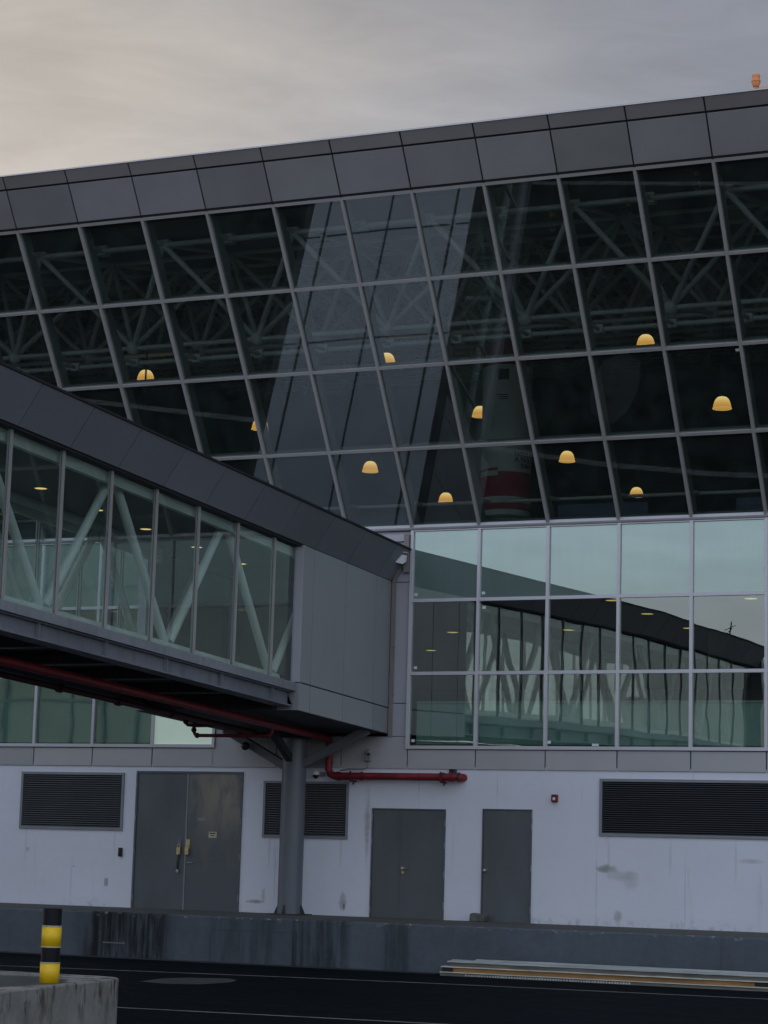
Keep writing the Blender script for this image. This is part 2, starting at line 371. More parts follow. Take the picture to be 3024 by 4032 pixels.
    # plinth concrete, grey with black runs from the rim
    m, t = new_mat('stained_plinth_concrete')
    v = coords(t); s = t.n('ShaderNodeSeparateXYZ', ins={0: v})
    st = t.noise(t.mapping(v, (3.2, 3.2, 0.9)), 1.5, 7.0, 0.72, 0.3); big = t.noise(v, 1.6, 5.0, 0.65); fine = t.noise(v, 18.0, 6.0, 0.7)
    base = t.n('ShaderNodeVectorMath', operation='SCALE'); base.inputs[0].default_value = (0.262, 0.252, 0.238)
    t.put(base.inputs['Scale'], t.math('MULTIPLY', t.rng(big, 0.3, 0.7, 0.72, 1.2, False), t.rng(fine, 0.3, 0.7, 0.9, 1.1, False)))
    rim = t.rng(s.outputs[2], 0.0, 0.50, 0.25, 1.0)
    f = t.math('MULTIPLY', rim, t.rng(st, 0.505, 0.61, 0.0, 0.9))
    c = t.mix(f, base.outputs[0], (0.02, 0.019, 0.018, 1))
    topz = t.rng(s.outputs[2], 0.49, 0.50)
    pd = t.math('ADD', t.math('POWER', t.math('DIVIDE', t.math('SUBTRACT', s.outputs[0], 3.75), 1.05), 2.0), t.math('POWER', t.math('DIVIDE', t.math('SUBTRACT', s.outputs[1], -21.0), 1.35), 2.0))
    pd = t.math('ADD', pd, t.math('MULTIPLY', t.math('SUBTRACT', big, 0.5), 0.6))
    wet = t.math('MULTIPLY', topz, t.rng(pd, 0.85, 1.05, 0.9, 0.0))
    c = t.mix(wet, c, (0.035, 0.034, 0.034, 1))
    b = t.n('ShaderNodeBsdfPrincipled', ins={'Base Color': c, 'Roughness': t.rng(wet, 0, 1, 0.85, 0.35, False)})
    t.put(b.inputs['Normal'], t.n('ShaderNodeBump', ins={'Strength': 0.4, 'Distance': 0.01, 'Height': fine}).outputs[0])
    finish(t, b); M['plinth'] = m
special_mats()

# ------------------------------------------------------------------ mesh building
class MB:
    def __init__(self): self.v = []; self.f = []; self.smooth = []
    def add(self, vs, fs, sm=False):
        o = len(self.v); self.v += [tuple(p) for p in vs]
        for f in fs: self.f.append(tuple(i + o for i in f)); self.smooth.append(sm)
        return self
    def box(self, x0, x1, y0, y1, z0, z1):
        if x0 > x1: x0, x1 = x1, x0
        if y0 > y1: y0, y1 = y1, y0
        if z0 > z1: z0, z1 = z1, z0
        vs = [(x0, y0, z0), (x1, y0, z0), (x1, y1, z0), (x0, y1, z0), (x0, y0, z1), (x1, y0, z1), (x1, y1, z1), (x0, y1, z1)]
        return self.add(vs, [(0, 3, 2, 1), (4, 5, 6, 7), (0, 1, 5, 4), (1, 2, 6, 5), (2, 3, 7, 6), (3, 0, 4, 7)])
    def prism(self, poly, a, b, axis='x'):
        """Extrude a closed 2-D outline: axis 'x': poly of (y,z); 'y': (x,z); 'z': (x,y)."""
        mk = {'x': lambda s, p: (s, p[0], p[1]), 'y': lambda s, p: (p[0], s, p[1]), 'z': lambda s, p: (p[0], p[1], s)}[axis]
        n = len(poly)
        vs = [mk(a, p) for p in poly] + [mk(b, p) for p in poly]
        fs = [tuple(range(n))[::-1], tuple(range(n, 2 * n))] + [(i, (i + 1) % n, n + (i + 1) % n, n + i) for i in range(n)]
        return self.add(vs, fs)
    def hexa(self, q):  # 8 corners, bottom ring then top ring
        return self.add(q, [(0, 3, 2, 1), (4, 5, 6, 7), (0, 1, 5, 4), (1, 2, 6, 5), (2, 3, 7, 6), (3, 0, 4, 7)])
    def tube(self, p, q, r, n=12, r2=None, caps=True):
        p = Vector(p); q = Vector(q); d = (q - p)
        if d.length < 1e-6: return self
        d.normalize(); a = d.orthogonal().normalized(); b = d.cross(a); r2 = r if r2 is None else r2
        vs = []
        for c, rr in ((p, r), (q, r2)):
            for i in range(n):
                an = 2 * PI * i / n; vs.append(c + (a * math.cos(an) + b * math.sin(an)) * rr)
        self.add(vs, [(i, (i + 1) % n, n + (i + 1) % n, n + i) for i in range(n)], True)
        if caps: self.add(vs, [tuple(range(n))[::-1], tuple(range(n, 2 * n))])
        return self
    def path(self, pts, r, n=12):
        """A bent pipe swept through points."""
        P = [Vector(p) for p in pts]; rings = []; a = None
        for i, c in enumerate(P):
            d = ((P[i + 1] - c).normalized() if i < len(P) - 1 else Vector()) + ((c - P[i - 1]).normalized() if i else Vector())
            d.normalize()
            if a is None: a = d.orthogonal().normalized()
            else: a = (a - d * a.dot(d)).normalized()
            b = d.cross(a); rings.append([c + (a * math.cos(2 * PI * k / n) + b * math.sin(2 * PI * k / n)) * r for k in range(n)])
        vs = [p for rg in rings for p in rg]; m = len(P)
        self.add(vs, [(i * n + k, i * n + (k + 1) % n, (i + 1) * n + (k + 1) % n, (i + 1) * n + k) for i in range(m - 1) for k in range(n)], True)
        self.add(vs, [tuple(range(n))[::-1], tuple(range((m - 1) * n, m * n))])
        return self
    def lathe(self, prof, c=(0, 0, 0), n=32, smooth=True):
        vs = []
        for r, z in prof:
            for i in range(n):
                an = 2 * PI * i / n; vs.append((c[0] + r * math.cos(an), c[1] + r * math.sin(an), c[2] + z))
        fs = [(k * n + i, k * n + (i + 1) % n, (k + 1) * n + (i + 1) % n, (k + 1) * n + i) for k in range(len(prof) - 1) for i in range(n)]
        self.add(vs, fs, smooth)
        return self
    def ball(self, c, r, n=14, m=8):
        prof = [(max(1e-4, r * math.sin(PI * k / m)), -r * math.cos(PI * k / m)) for k in range(m + 1)]
        return self.lathe(prof, c, n)
    def build(self, name, m, parent=None, bevel=0.0, fix=True):
        me = D.meshes.new(name)
        me.from_pydata(self.v, [], self.f)
        me.polygons.foreach_set('use_smooth', self.smooth)
        if fix:
            bm = bmesh.new(); bm.from_mesh(me)
            bmesh.ops.recalc_face_normals(bm, faces=bm.faces)
            bm.to_mesh(me); bm.free()
        me.materials.append(M[m] if isinstance(m, str) else m)
        me.update()
        o = D.objects.new(name, me); COL.objects.link(o)
        if bevel:
            bv = o.modifiers.new('bevel', 'BEVEL'); bv.width = bevel; bv.segments = 2; bv.limit_method = 'ANGLE'; bv.angle_limit = R(40)
        if parent is not None: adopt(o, parent)
        return o
def world_loc(p):
    v = Vector(p.location)
    while p.parent is not None: p = p.parent; v = v + p.location
    return v
def adopt(o, p):
    o.parent = p
    root = p
    while root.parent is not None: root = root.parent
    if p.parent is None: o.matrix_parent_inverse = Matrix.Translation(-p.location)
def tag(o, label, cat, group=None):
    o['label'] = label; o['category'] = cat
    if group: o['group'] = group
    return o
def thing(name, loc, label, cat, group=None):
    o = D.objects.new(name, None); COL.objects.link(o); o.location = loc; o.empty_display_size = 0.3
    return tag(o, label, cat, group)
def structure(o): o['kind'] = 'structure'; return o
def copy_thing(root, loc, label):
    r = root.copy(); COL.objects.link(r); r.location = loc; r['label'] = label
    for ch in list(root.children):
        c = ch.copy(); COL.objects.link(c); c.parent = r
        for g in list(ch.children):
            d = g.copy(); COL.objects.link(d); d.parent = c
    return r

G = -0.06
# ------------------------------------------------------------------ ground
structure(MB().add([(-300, -400, G), (300, -400, G), (300, 300, G), (-300, 300, G)], [(0, 1, 2, 3)]).build('road', 'asphalt'))
def strip(name, pts, width, z, m):
    b = MB()
    for (x0, y0), (x1, y1) in zip(pts[:-1], pts[1:]):
        d = Vector((x1 - x0, y1 - y0)).normalized(); n = Vector((-d.y, d.x)) * width / 2
        b.add([(x0 - n.x, y0 - n.y, z), (x1 - n.x, y1 - n.y, z), (x1 + n.x, y1 + n.y, z), (x0 + n.x, y0 + n.y, z)], [(0, 1, 2, 3)])
    return b.build(name, m)
structure(strip('road_marking', [(-20, -11.2), (-4.14, -8.31), (0.38, -7.36), (3.5, -6.88), (9.16, -6.44), (20, -5.6)], 0.15, G + 0.004, 'mark'))
structure(strip('road_marking', [(-6, -17.4), (2.98, -16.22), (4.84, -16.02), (8, -15.7), (22, -14.2)], 0.13, G + 0.004, 'mark'))
structure(strip('gutter_strip', [(-22, -3.62), (2.3, -3.62)], 0.55, G + 0.004, streaked('gutter_concrete', (0.04, 0.044, 0.05), (0.012, 0.013, 0.015), 0.8, 0.8, 0.6)))
structure(MB().add([(x, y, G + 0.004) for x, y in ((0.0, -10.6), (-0.21, -9.5), (-0.05, -8.9), (0.55, -8.55), (0.9, -8.95), (1.1, -9.6), (1.06, -10.5), (0.62, -10.85))], [tuple(range(8))]).build('patched_road', streaked('patch_concrete', (0.05, 0.053, 0.056), (0.012, 0.012, 0.012), 0.9, 0.7, 1.5)))

ap = streaked('apron_bounce_concrete', (0.27, 0.27, 0.265), (0.12, 0.12, 0.12), 0.9, 0.6, 0.3)
structure(MB().add([(-300, -400, G + 0.003), (300, -400, G + 0.003), (300, -31, G + 0.003), (-300, -31, G + 0.003)], [(0, 1, 2, 3)]).build('apron', ap))  # unseen pale ground, added to bounce light up to the leaning facade
# ------------------------------------------------------------------ terminal building
XL, XR = -13.5, 12.0                   # facade extent, 1.5 m modules
I0, I1 = -9, 8
TH = 0.58473
SN, CN = math.sin(TH), math.cos(TH)
U0 = (-0.05, 8.827)
PIT = 1.7913
def UP(t, inn=0.0):                    # point on the leaning glass, t metres up the slope, inn metres inwards
    return (U0[0] - t * SN + inn * CN, U0[1] + t * CN + inn * SN)
ZR = [4.285, 5.799, 7.310, 8.794]      # curtain-wall transoms
B = thing('terminal_building', (0, 0, 0), 'grey airport terminal with a leaning glass upper hall above a white plaster base', 'building')

# upper glazing: panes
for i in range(I0, I1):
    for r in range(4):
        x0, x1 = i * 1.5 + 0.028, (i + 1) * 1.5 - 0.028
        a, b_ = UP(r * PIT + 0.03, 0.03), UP((r + 1) * PIT - 0.03, 0.03)
        c_, d_ = UP((r + 1) * PIT - 0.03, 0.045), UP(r * PIT + 0.03, 0.045)
        MB().prism([a, b_, c_, d_], x0, x1).build('upper_window_pane', 'upper_glass', B)
# mullions: outer cap and deep inner fin
for i in range(I0, I1 + 1):
    x = i * 1.5
    t1 = 4 * PIT
    b = MB().prism([UP(-0.02, -0.036), UP(t1 + 0.02, -0.036), UP(t1 + 0.02, 0.03), UP(-0.02, 0.03)], x - 0.030, x + 0.030)
    b.build('upper_mullion', 'cap', B)
    MB().prism([UP(-0.02, 0.046), UP(t1 + 0.02, 0.046), UP(t1 + 0.02, 0.36), UP(-0.02, 0.36)], x - 0.03, x + 0.03).build('mullion_fin', 'fin', B)
for r in range(5):
    t = r * PIT
    for i in range(I0, I1):
        x0, x1 = i * 1.5 + 0.0305, (i + 1) * 1.5 - 0.0305
        b = MB().prism([UP(t - 0.029, -0.032), UP(t + 0.029, -0.032), UP(t + 0.029, 0.029), UP(t - 0.029, 0.029)], x0, x1)
        b.build('upper_transom', 'cap', B)
        MB().prism([UP(t - 0.03, 0.047), UP(t + 0.03, 0.047), UP(t + 0.03, 0.22), UP(t - 0.03, 0.22)], x0 + 0.001, x1 - 0.001).build('transom_fin', 'fin', B)
# small sticker on one pane
def facade_sticker(x, z, w_, h_, name='window_sticker'):
    tag(MB().box(x - w_ / 2, x + w_ / 2, -0.004, 0.011, z - h_ / 2, z + h_ / 2).build(name, 'white'), '', 'sticker')
# fascia
S1, S2, S3 = (-4.062, 14.845), (-4.519, 15.552), (-4.702, 15.806)
def plate(p, q, x0, x1, th):
    d = Vector((q[0] - p[0], q[1] - p[1])).normalized(); n = (-d.y * -1, d.x * -1)
    n = (d.y, -d.x)
    if n[0] < 0: n = (-n[0], -n[1])      # inwards
    return MB().prism([p, q, (q[0] + n[0] * th, q[1] + n[1] * th), (p[0] + n[0] * th, p[1] + n[1] * th)], x0, x1)
for i in range(I0, I1):
    x0, x1 = i * 1.5 + 0.016, (i + 1) * 1.5 - 0.016
    lerp = lambda p, q, s: (p[0] + (q[0] - p[0]) * s, p[1] + (q[1] - p[1]) * s)
    plate(lerp(S1, S2, 0.02), lerp(S1, S2, 0.975), x0, x1, 0.05).build('fascia_panel', 'fascia', B, 0.004)
    plate(lerp(S2, S3, 0.075), S3, x0, x1, 0.05).build('roof_edge_panel', 'fascia_top', B, 0.004)
MB().prism([(S1[0] + 0.035, S1[1] - 0.02), (S2[0] + 0.035, S2[1]), (S3[0] + 0.04, S3[1] - 0.01), (S3[0] + 0.3, S3[1] - 0.03), (S1[0] + 0.4, S1[1] - 0.03)], XL, XR).build('fascia_backing', 'joint', B)
MB().prism([(S3[0] - 0.01, S3[1] + 0.004), (S3[0] + 0.35, S3[1] + 0.035), (S3[0] + 0.35, S3[1] + 0.015), (S3[0] - 0.01, S3[1] - 0.016)], XL, XR).build('parapet_cap', 'cap2', B)
# hall shell
zr = lambda y: 15.35 + 0.22 * (y + 3)
MB().prism([(-4.3, 15.78), (-4.3, 15.55), (-3.9, zr(-3.9)), (46, zr(46)), (46, zr(46) + 0.4), (-4.0, 15.84)], -30, 26).build('roof', 'inner', B)
MB().box(-30, 26, 46, 46.4, 4, 27).build('back_wall', 'inner', B)
MB().box(-30.4, -30, -4, 46.4, 3.9, 27).build('side_wall', 'inner', B)
MB().box(26, 26.4, -4, 46.4, 3.9, 27).build('side_wall', 'inner', B)
MB().box(-30, 26, 0.12, 46, 8.3, 8.62).build('hall_floor', 'inner', B)
MB().box(XL - 16, XL, -0.05, 0.25, 3.84, 9.0).build('side_cladding', 'panel', B)
MB().box(XR, 26, -0.05, 0.25, 3.84, 9.0).build('side_cladding', 'panel', B)
for xa, xb in ((XL - 16.5, XL - 0.05), (XR + 0.05, 26.4)):
    MB().prism([UP(0), UP(4 * PIT), S2, S3, (S3[0] + 0.4, S3[1]), UP(4 * PIT, 0.5), UP(0, 0.3)], xa, xb).build('side_cladding', 'fascia', B)
# horizontal steel tubes behind the glass with collar boxes at every mullion
for y, z, r, bx in ((-2.98, 14.52, 0.05, 0.115), (-1.42, 12.44, 0.05, 0.10), (0.42, 9.40, 0.035, 0.045)):
    MB().tube((XL, y, z), (XR, y, z), r, 12).build('glazing_rail', 'hall_steel', B)
    for i in range(I0, I1 + 1):
        x = i * 1.5
        b = MB().box(x - bx, x + bx * 0.9, y - bx * 0.9, y + bx * 0.9, z - bx * 0.85, z + bx * 0.85)
        tt = (z - U0[1]) / CN
        q = UP(tt - 0.25, 0.30)
        b.tube((x, y - 0.02, z), (x, q[0], q[1]), 0.045, 8)
        b.build('rail_bracket', 'hall_steel', B)
# low partitions seen just above the hall floor
for x0, x1, y, h, m in ((-13, -9.4, 2.4, 0.75, 'navy'), (-9.2, -6.6, 3.2, 0.6, 'inner'), (-4.1, -1.3, 2.6, 0.68, 'navy'), (2.4, 4.4, 2.2, 0.66, 'navy'), (6.3, 9.8, 2.2, 0.66, 'navy')):
    MB().box(x0, x1, y, y + 0.08, 8.62, 8.62 + h + 0.3).build('partition', m, B)

# curtain wall of the middle storey: right of the bridge and left of it
def curtain(i0, i1, frosted=()):
    for i in range(i0, i1):
        for r in range(3):
            x0, x1 = i * 1.5 + 0.026, (i + 1) * 1.5 - 0.026
            nm, m = ('window_pane', 'vision_glass') if r < 2 else ('spandrel_pane', 'spandrel')
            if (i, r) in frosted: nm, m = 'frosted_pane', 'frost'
            MB().box(x0, x1, 0.0, 0.014, ZR[r] + 0.028, ZR[r + 1] - 0.028).build(nm, m, B)
    for i in range(i0, i1 + 1):
        MB().box(i * 1.5 - 0.032, i * 1.5 + 0.032, -0.052, 0.10, ZR[0] - 0.034, ZR[3] + 0.03).build('mullion', 'cap2', B)
    for r in range(4):
        for i in range(i0, i1):
            MB().box(i * 1.5 + 0.0325, (i + 1) * 1.5 - 0.0325, -0.047, 0.098, ZR[r] - 0.034, ZR[r] + 0.034).build('transom', 'cap2', B)
curtain(0, I1)
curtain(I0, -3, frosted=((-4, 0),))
MB().prism([(-0.075, 8.80), (-0.10, 8.832), (-0.055, 8.90), (0.06, 8.88), (0.10, 8.80)], XL, XR).build('sill_ledge', 'cap2', B)
MB().box(XL, XR, 0.10, 0.14, 7.34, 8.62).build('spandrel_backing', 'dark', B)
# gallery behind the middle storey
MB().box(-30, 26, 0.16, 30, 3.90, 4.36).build('gallery_floor', 'floor2', B)
MB().box(-30, 26, 0.16, 30, 7.92, 8.28).build('gallery_ceiling', 'bceil', B)
MB().box(-30, 26, 29.7, 30, 4.3, 8.0).build('gallery_wall', 'gallery', B)
for xa, xb in ((0.06, XR), (XL, -4.56)):
    zd = 5.20 if xa > 0 else 7.0  # left panel raised past dado height, an added pale backing brightening the panes
    MB().box(xa, xb, 0.30, 0.36, 4.37, zd).build('dado_backing', 'dado', B)
    MB().box(xa, xb, 0.27, 0.39, zd + 0.005, zd + 0.05).build('dado_rail', 'steel', B)
for x, y in ((0.55, 2.6), (6.2, 6.0), (-7.6, 4.0), (3.2, 12.0)):
    MB().tube((x, y, 4.36), (x, y, 7.92), 0.22, 20).build('gallery_column', 'gallery', B)

# cladding strips beside and below the bridge
for s in (1, -1):
    cx = -2.25
    f = (lambda a, b_: (cx + s * a, cx + s * b_))
    for z0, z1 in ((4.51, 5.18), (5.195, 7.70), (7.715, 8.72)):
        xa, xb = f(1.80, 2.21); MB().box(xa, xb, -0.004, 0.12, z0, z1).build('corner_cladding', 'lilac', B, 0.003)
MB().box(-4.46, -0.04, 0.03, 0.12, 8.30, 8.78).build('corner_cladding', 'lilac', B)
MB().box(-3.9, -0.16, -0.09, 0.03, 8.56, 8.70).build('cladding_trim', 'lilac', B)
MB().box(-0.16, -0.05, -0.11, -0.005, 7.9, 8.70).build('cladding_trim', 'conduit', B)
# spandrel panels
MB().box(XL, XR, 0.05, 0.12, 3.86, 4.30).build('panel_backing', 'joint', B)
MB().box(-4.6, 0.05, 0.0505, 0.1195, 4.3, 4.56).build('panel_backing', 'joint', B)
for i in range(I0, I1):
    z1 = 4.236 if not -3 <= i < 0 else 4.50
    MB().box(i * 1.5 + 0.012 - (0.04 if i == -3 else 0), (i + 1) * 1.5 - 0.012, -0.008, 0.05, 3.845, z1).build('base_panel', 'base_panel', B, 0.004)

# plaster wall with real openings
OPEN = [(-9.29, -6.665, 2.455, 3.70), (-6.365, -3.77, 0.80, 3.745), (-3.275, -1.30, 2.385, 3.565), (-0.757, 0.882, 0.80, 3.035), (1.683, 2.745, 0.80, 3.06), (4.15, 12.5, 2.57, 3.69)]
def plaster():
    X0, X1, Z0, Z1, Y, TK = -30.0, 26.0, G - 0.2, 3.90, 0.02, 0.22
    xs = sorted({X0, X1, *[o[0] for o in OPEN], *[o[1] for o in OPEN]}); zs = sorted({Z0, Z1, *[o[2] for o in OPEN], *[o[3] for o in OPEN]})
    b = MB()
    for xa, xb in zip(xs[:-1], xs[1:]):
        for za, zb in zip(zs[:-1], zs[1:]):
            mx, mz = (xa + xb) / 2, (za + zb) / 2
            if any(o[0] < mx < o[1] and o[2] < mz < o[3] for o in OPEN): continue
            b.add([(xa, Y, za), (xb, Y, za), (xb, Y, zb), (xa, Y, zb)], [(0, 1, 2, 3)])
    for xa, xb, za, zb in OPEN:
        b.add([(xa, Y, za), (xb, Y, za), (xb, Y, zb), (xa, Y, zb), (xa, Y + TK, za), (xb, Y + TK, za), (xb, Y + TK, zb), (xa, Y + TK, zb)], [(0, 4, 5, 1), (1, 5, 6, 2), (2, 6, 7, 3), (3, 7, 4, 0)])
    b.build('plaster_wall', 'plaster', B, fix=False)
    MB().box(X0, X1, 0.26, 0.4, G - 0.2, 3.9).build('wall_core', 'dark', B)
plaster()

# louvres: frame with slats inside
def louver(xa, xb, za, zb, m, n, fw_=0.055):
    fr = MB()
    fr.box(xa, xb, -0.012, 0.10, zb - fw_, zb); fr.box(xa, xb, -0.012, 0.10, za, za + fw_)
    fr.box(xa, xa + fw_, -0.010, 0.10, za + fw_, zb - fw_); fr.box(xb - fw_, xb, -0.010, 0.10, za + fw_, zb - fw_)
    f = fr.build('wall_vent', 'lframe', B)
    s = MB(); z0, z1 = za + fw_, zb - fw_; p = (z1 - z0) / n
    for k in range(n):
        z = z0 + k * p
        s.prism([(0.012, z + 0.004), (0.02, z - 0.003), (0.085, z + p * 0.92), (0.077, z + p * 0.99)], xa + fw_, xb - fw_)
        s.prism([(0.004, z + 0.004), (0.012, z + 0.004), (0.012, z + 0.018), (0.004, z + 0.018)], xa + fw_, xb - fw_)
    sl_ = s.build('vent_slats', m, f)
    MB().box(xa + fw_, xb - fw_, 0.10, 0.12, z0, z1).build('vent_backing', 'dark', f)
louver(-9.29, -6.665, 2.455, 3.70, 'louver', 24)
louver(-3.275, -1.30, 2.385, 3.565, 'louver', 22, 0.05)
louver(4.15, 12.5, 2.57, 3.69, 'louver_dark', 24)

# doors
def hinge_set(x, zs, f):
    for z in zs: MB().tube((x, -0.006, z - 0.065), (x, -0.006, z + 0.065), 0.011, 8).build('hinge', 'lframe', f)
def door(xa, xb, za, zb, split, mats, fw_=0.035):
    fr = MB()
    fr.box(xa, xa + fw_, -0.006, 0.10, za, zb); fr.box(xb - fw_, xb, -0.006, 0.10, za, zb); fr.box(xa + fw_, xb - fw_, -0.005, 0.10, zb - fw_, zb)
    f = fr.build('steel_door', 'door', B)
    xs = [xa + fw_] + ([split] if split is not None else []) + [xb - fw_]
    for k in range(len(xs) - 1):
        MB().box(xs[k] + 0.004, xs[k + 1] - 0.004, 0.012, 0.06, za + 0.012, zb - fw_ - 0.004).build('door_leaf', mats[k], f, 0.003)
    if split is not None:
        MB().box(split - 0.02, split + 0.012, 0.001, 0.0118, za + 0.015, zb - fw_ - 0.006).build('cover_strip', 'lframe' if fw_ > 0.04 else 'door', f)
    MB().box(xa + fw_, xb - fw_, 0.06, 0.08, za, zb - fw_).build('door_backing', 'dark', f)
    return f
d1 = door(-6.365, -3.77, 0.80, 3.745, -5.09, ('door', 'door_stain'), 0.045)
hinge_set(-6.34, (1.05, 2.0, 2.75, 3.45), d1); hinge_set(-3.79, (1.1, 1.95, 2.7, 3.45), d1)
# hasps, padlock and pull of the big door
for x, m in ((-5.235, 'gsteel'), (-5.03, 'brass')):
    MB().box(x - 0.045, x + 0.045, -0.012, 0.012, 2.09, 2.30).build('hasp_plate', m, d1, 0.004)
    lk = MB().box(x - 0.042, x + 0.042, -0.06, -0.013, 1.98, 2.13)
    lk.path([(x - 0.028, -0.036, 2.13), (x - 0.028, -0.036, 2.18), (x, -0.036, 2.205), (x + 0.028, -0.036, 2.18), (x + 0.028, -0.036, 2.13)], 0.008, 8)
    lk.build('padlock', 'brass', d1, 0.004)
MB().path([(-5.245, -0.01, 1.98), (-5.25, -0.03, 1.85), (-5.25, -0.035, 1.72), (-5.245, -0.02, 1.66)], 0.02, 8).build('hanging_chain', 'black', d1)
MB().box(-5.275, -5.215, -0.045, -0.005, 1.60, 1.66).build('chain_end', 'chrome', d1, 0.004)
MB().box(-5.06, -4.90, -0.018, 0.012, 1.80, 1.822).build('door_pull', 'lframe', d1, 0.003)
MB().box(-4.81, -4.64, 0.004, 0.0118, 2.70, 2.762).build('door_plate', 'lframe', d1)
pl = MB().box(-4.545, -4.355, 0.004, 0.0118, 2.345, 2.475).build('door_notice', 'trim', d1)
b = MB().box(-4.515, -4.385, 0.0005, 0.0035, 2.432, 2.452)
b.box(-4.49, -4.41, 0.0005, 0.0035, 2.392, 2.408)
ln = b.build('notice_lettering', 'ink', d1)
d2 = door(-0.757, 0.882, 0.80, 3.035, -0.112, ('door', 'door'), 0.028)
hinge_set(-0.745, (0.98, 1.5, 2.35, 2.85), d2); hinge_set(0.872, (1.1, 1.72, 2.3, 2.75), d2)
MB().tube((-0.035, 0.012, 1.83), (-0.035, -0.045, 1.83), 0.028, 16).build('handle_rose', 'chrome', d2)
MB().path([(-0.035, -0.03, 1.83), (-0.02, -0.045, 1.83), (0.085, -0.045, 1.822)], 0.010, 8).build('door_handle', 'chrome', d2)
MB().tube((-0.035, 0.012, 1.745), (-0.035, -0.008, 1.745), 0.028, 16).build('lock_cylinder', 'brass', d2)
d3 = door(1.683, 2.745, 0.80, 3.06, None, ('door',), 0.024)
hinge_set(2.737, (1.08, 1.9, 2.72, 2.95), d3)
MB().tube((1.765, 0.012, 1.83), (1.765, -0.02, 1.83), 0.035, 16).build('knob_rose', 'chrome', d3)
MB().ball((1.765, -0.045, 1.83), 0.034).build('door_knob', 'chrome', d3)

# window stickers (white tags in pane corners), part of the building's glass
for x, z in ((0.10, 7.44), (1.60, 7.44), (1.62, 7.14), (0.12, 4.42), (3.08, 4.40), (0.13, 5.92)):
    MB().box(x - 0.035, x + 0.035, -0.006, -0.001, z - 0.028, z + 0.028).build('window_sticker', 'white', B)
MB().box(3.98, 4.12, -0.006, -0.001, 4.33, 4.375).build('window_sticker', 'white', B)
qa = UP(2 * PIT - 0.12, 0.025)
MB().prism([UP(2 * PIT - 0.16, 0.02), UP(2 * PIT - 0.11, 0.02), UP(2 * PIT - 0.11, 0.028), UP(2 * PIT - 0.16, 0.028)], 7.38, 7.45).build('window_sticker', 'white', B)

# ------------------------------------------------------------------ loading dock
def dock():
    t = thing('loading_dock', (0, -3.3, G), 'long grey concrete loading dock with streaked face under the white wall', 'loading dock')
    b = MB(); X0, X1, n = -30.0, 26.0, 700
    ring = []
    for i in range(n + 1):
        x = X0 + (X1 - X0) * i / n
        j = random.uniform(0, 0.014) + (random.uniform(0, 0.05) if random.random() < 0.12 else 0)
        j2 = random.uniform(0, 0.012)
        ring.append([(x, -3.3, G - 0.1), (x, -3.3, 0.815 - 0.02 - j), (x, -3.285 + j2, 0.815 - j * 0.5), (x, -3.2, 0.818), (x, 0.03, 0.822)])
    vs = [p for rr in ring for p in rr]
    fs = [(i * 5 + k, (i + 1) * 5 + k, (i + 1) * 5 + k + 1, i * 5 + k + 1) for i in range(n) for k in range(4)]
    b.add(vs, fs).build('dock_slab', 'dock', t)
    MB().box(-2.63, -0.80, -3.318, -3.2, G - 0.05, 0.54).build('repair_patch', 'dock', t, 0.006)
    MB().box(-2.643, -0.787, -3.304, -3.2, G - 0.05, 0.552).build('patch_joint', 'soffit', t)
    MB().box(-5.05, -4.55, -3.306, -3.25, 0.20, 0.225).build('metal_strip', 'oldgrey', t)
dock()
tag(MB().prism([(1.55, 0.822), (1.86, 0.822), (1.88, 0.955), (1.62, 0.99), (1.56, 0.97)], -0.28, -0.06, 'y').build('concrete_block', 'stone', None, 0.012), 'rough grey concrete block at the foot of the single grey door', 'block')

# ------------------------------------------------------------------ skybridge
def sl_(y):                             # rise of the bridge away from the terminal
    a = max(0.0, -y)
    if a < 17: return 0.0405 * a
    if a < 25: return 0.0405 * 17 + 0.02 * (a - 17)
    return 0.0405 * 17 + 0.16 + 0.004 * (a - 25)
S = thing('skybridge', (-2.25, 0, 4.6), 'glazed pedestrian bridge with dark fascia sloping down to the terminal', 'footbridge')
YS = [-0.05 - 0.0] + [-0.7 - 1.5 * k for k in range(20)] + [-30.2]
cx = -2.25
def seg(b, pts, ya, yb):
    """Sweep an (x,z) outline from ya to yb following the slope."""
    n = len(pts)
    q = [(x, ya, z + sl_(ya)) for x, z in pts] + [(x, yb, z + sl_(yb)) for x, z in pts]
    return b.add(q, [tuple(range(n)), tuple(range(n, 2 * n))[::-1]] + [(i, (i + 1) % n, n + (i + 1) % n, n + i) for i in range(n)])
def run(name, pts, ys, m, parent=S, bevel=0.0):
    b = MB(); n = len(pts)
    vs = [(x, y, z + sl_(y)) for y in ys for x, z in pts]
    k = len(ys)
    b.add(vs, [tuple(range(n)), tuple(range((k - 1) * n, k * n))[::-1]] + [(j * n + i, j * n + (i + 1) % n, (j + 1) * n + (i + 1) % n, (j + 1) * n + i) for j in range(k - 1) for i in range(n)])
    return b.build(name, m, parent, bevel)
def mir(pts, s): return [(cx + s * (x - cx), z) for x, z in pts]
YEND = -30.2
yall = [-0.02] + [-1.5 * k for k in range(1, 20)] + [YEND]
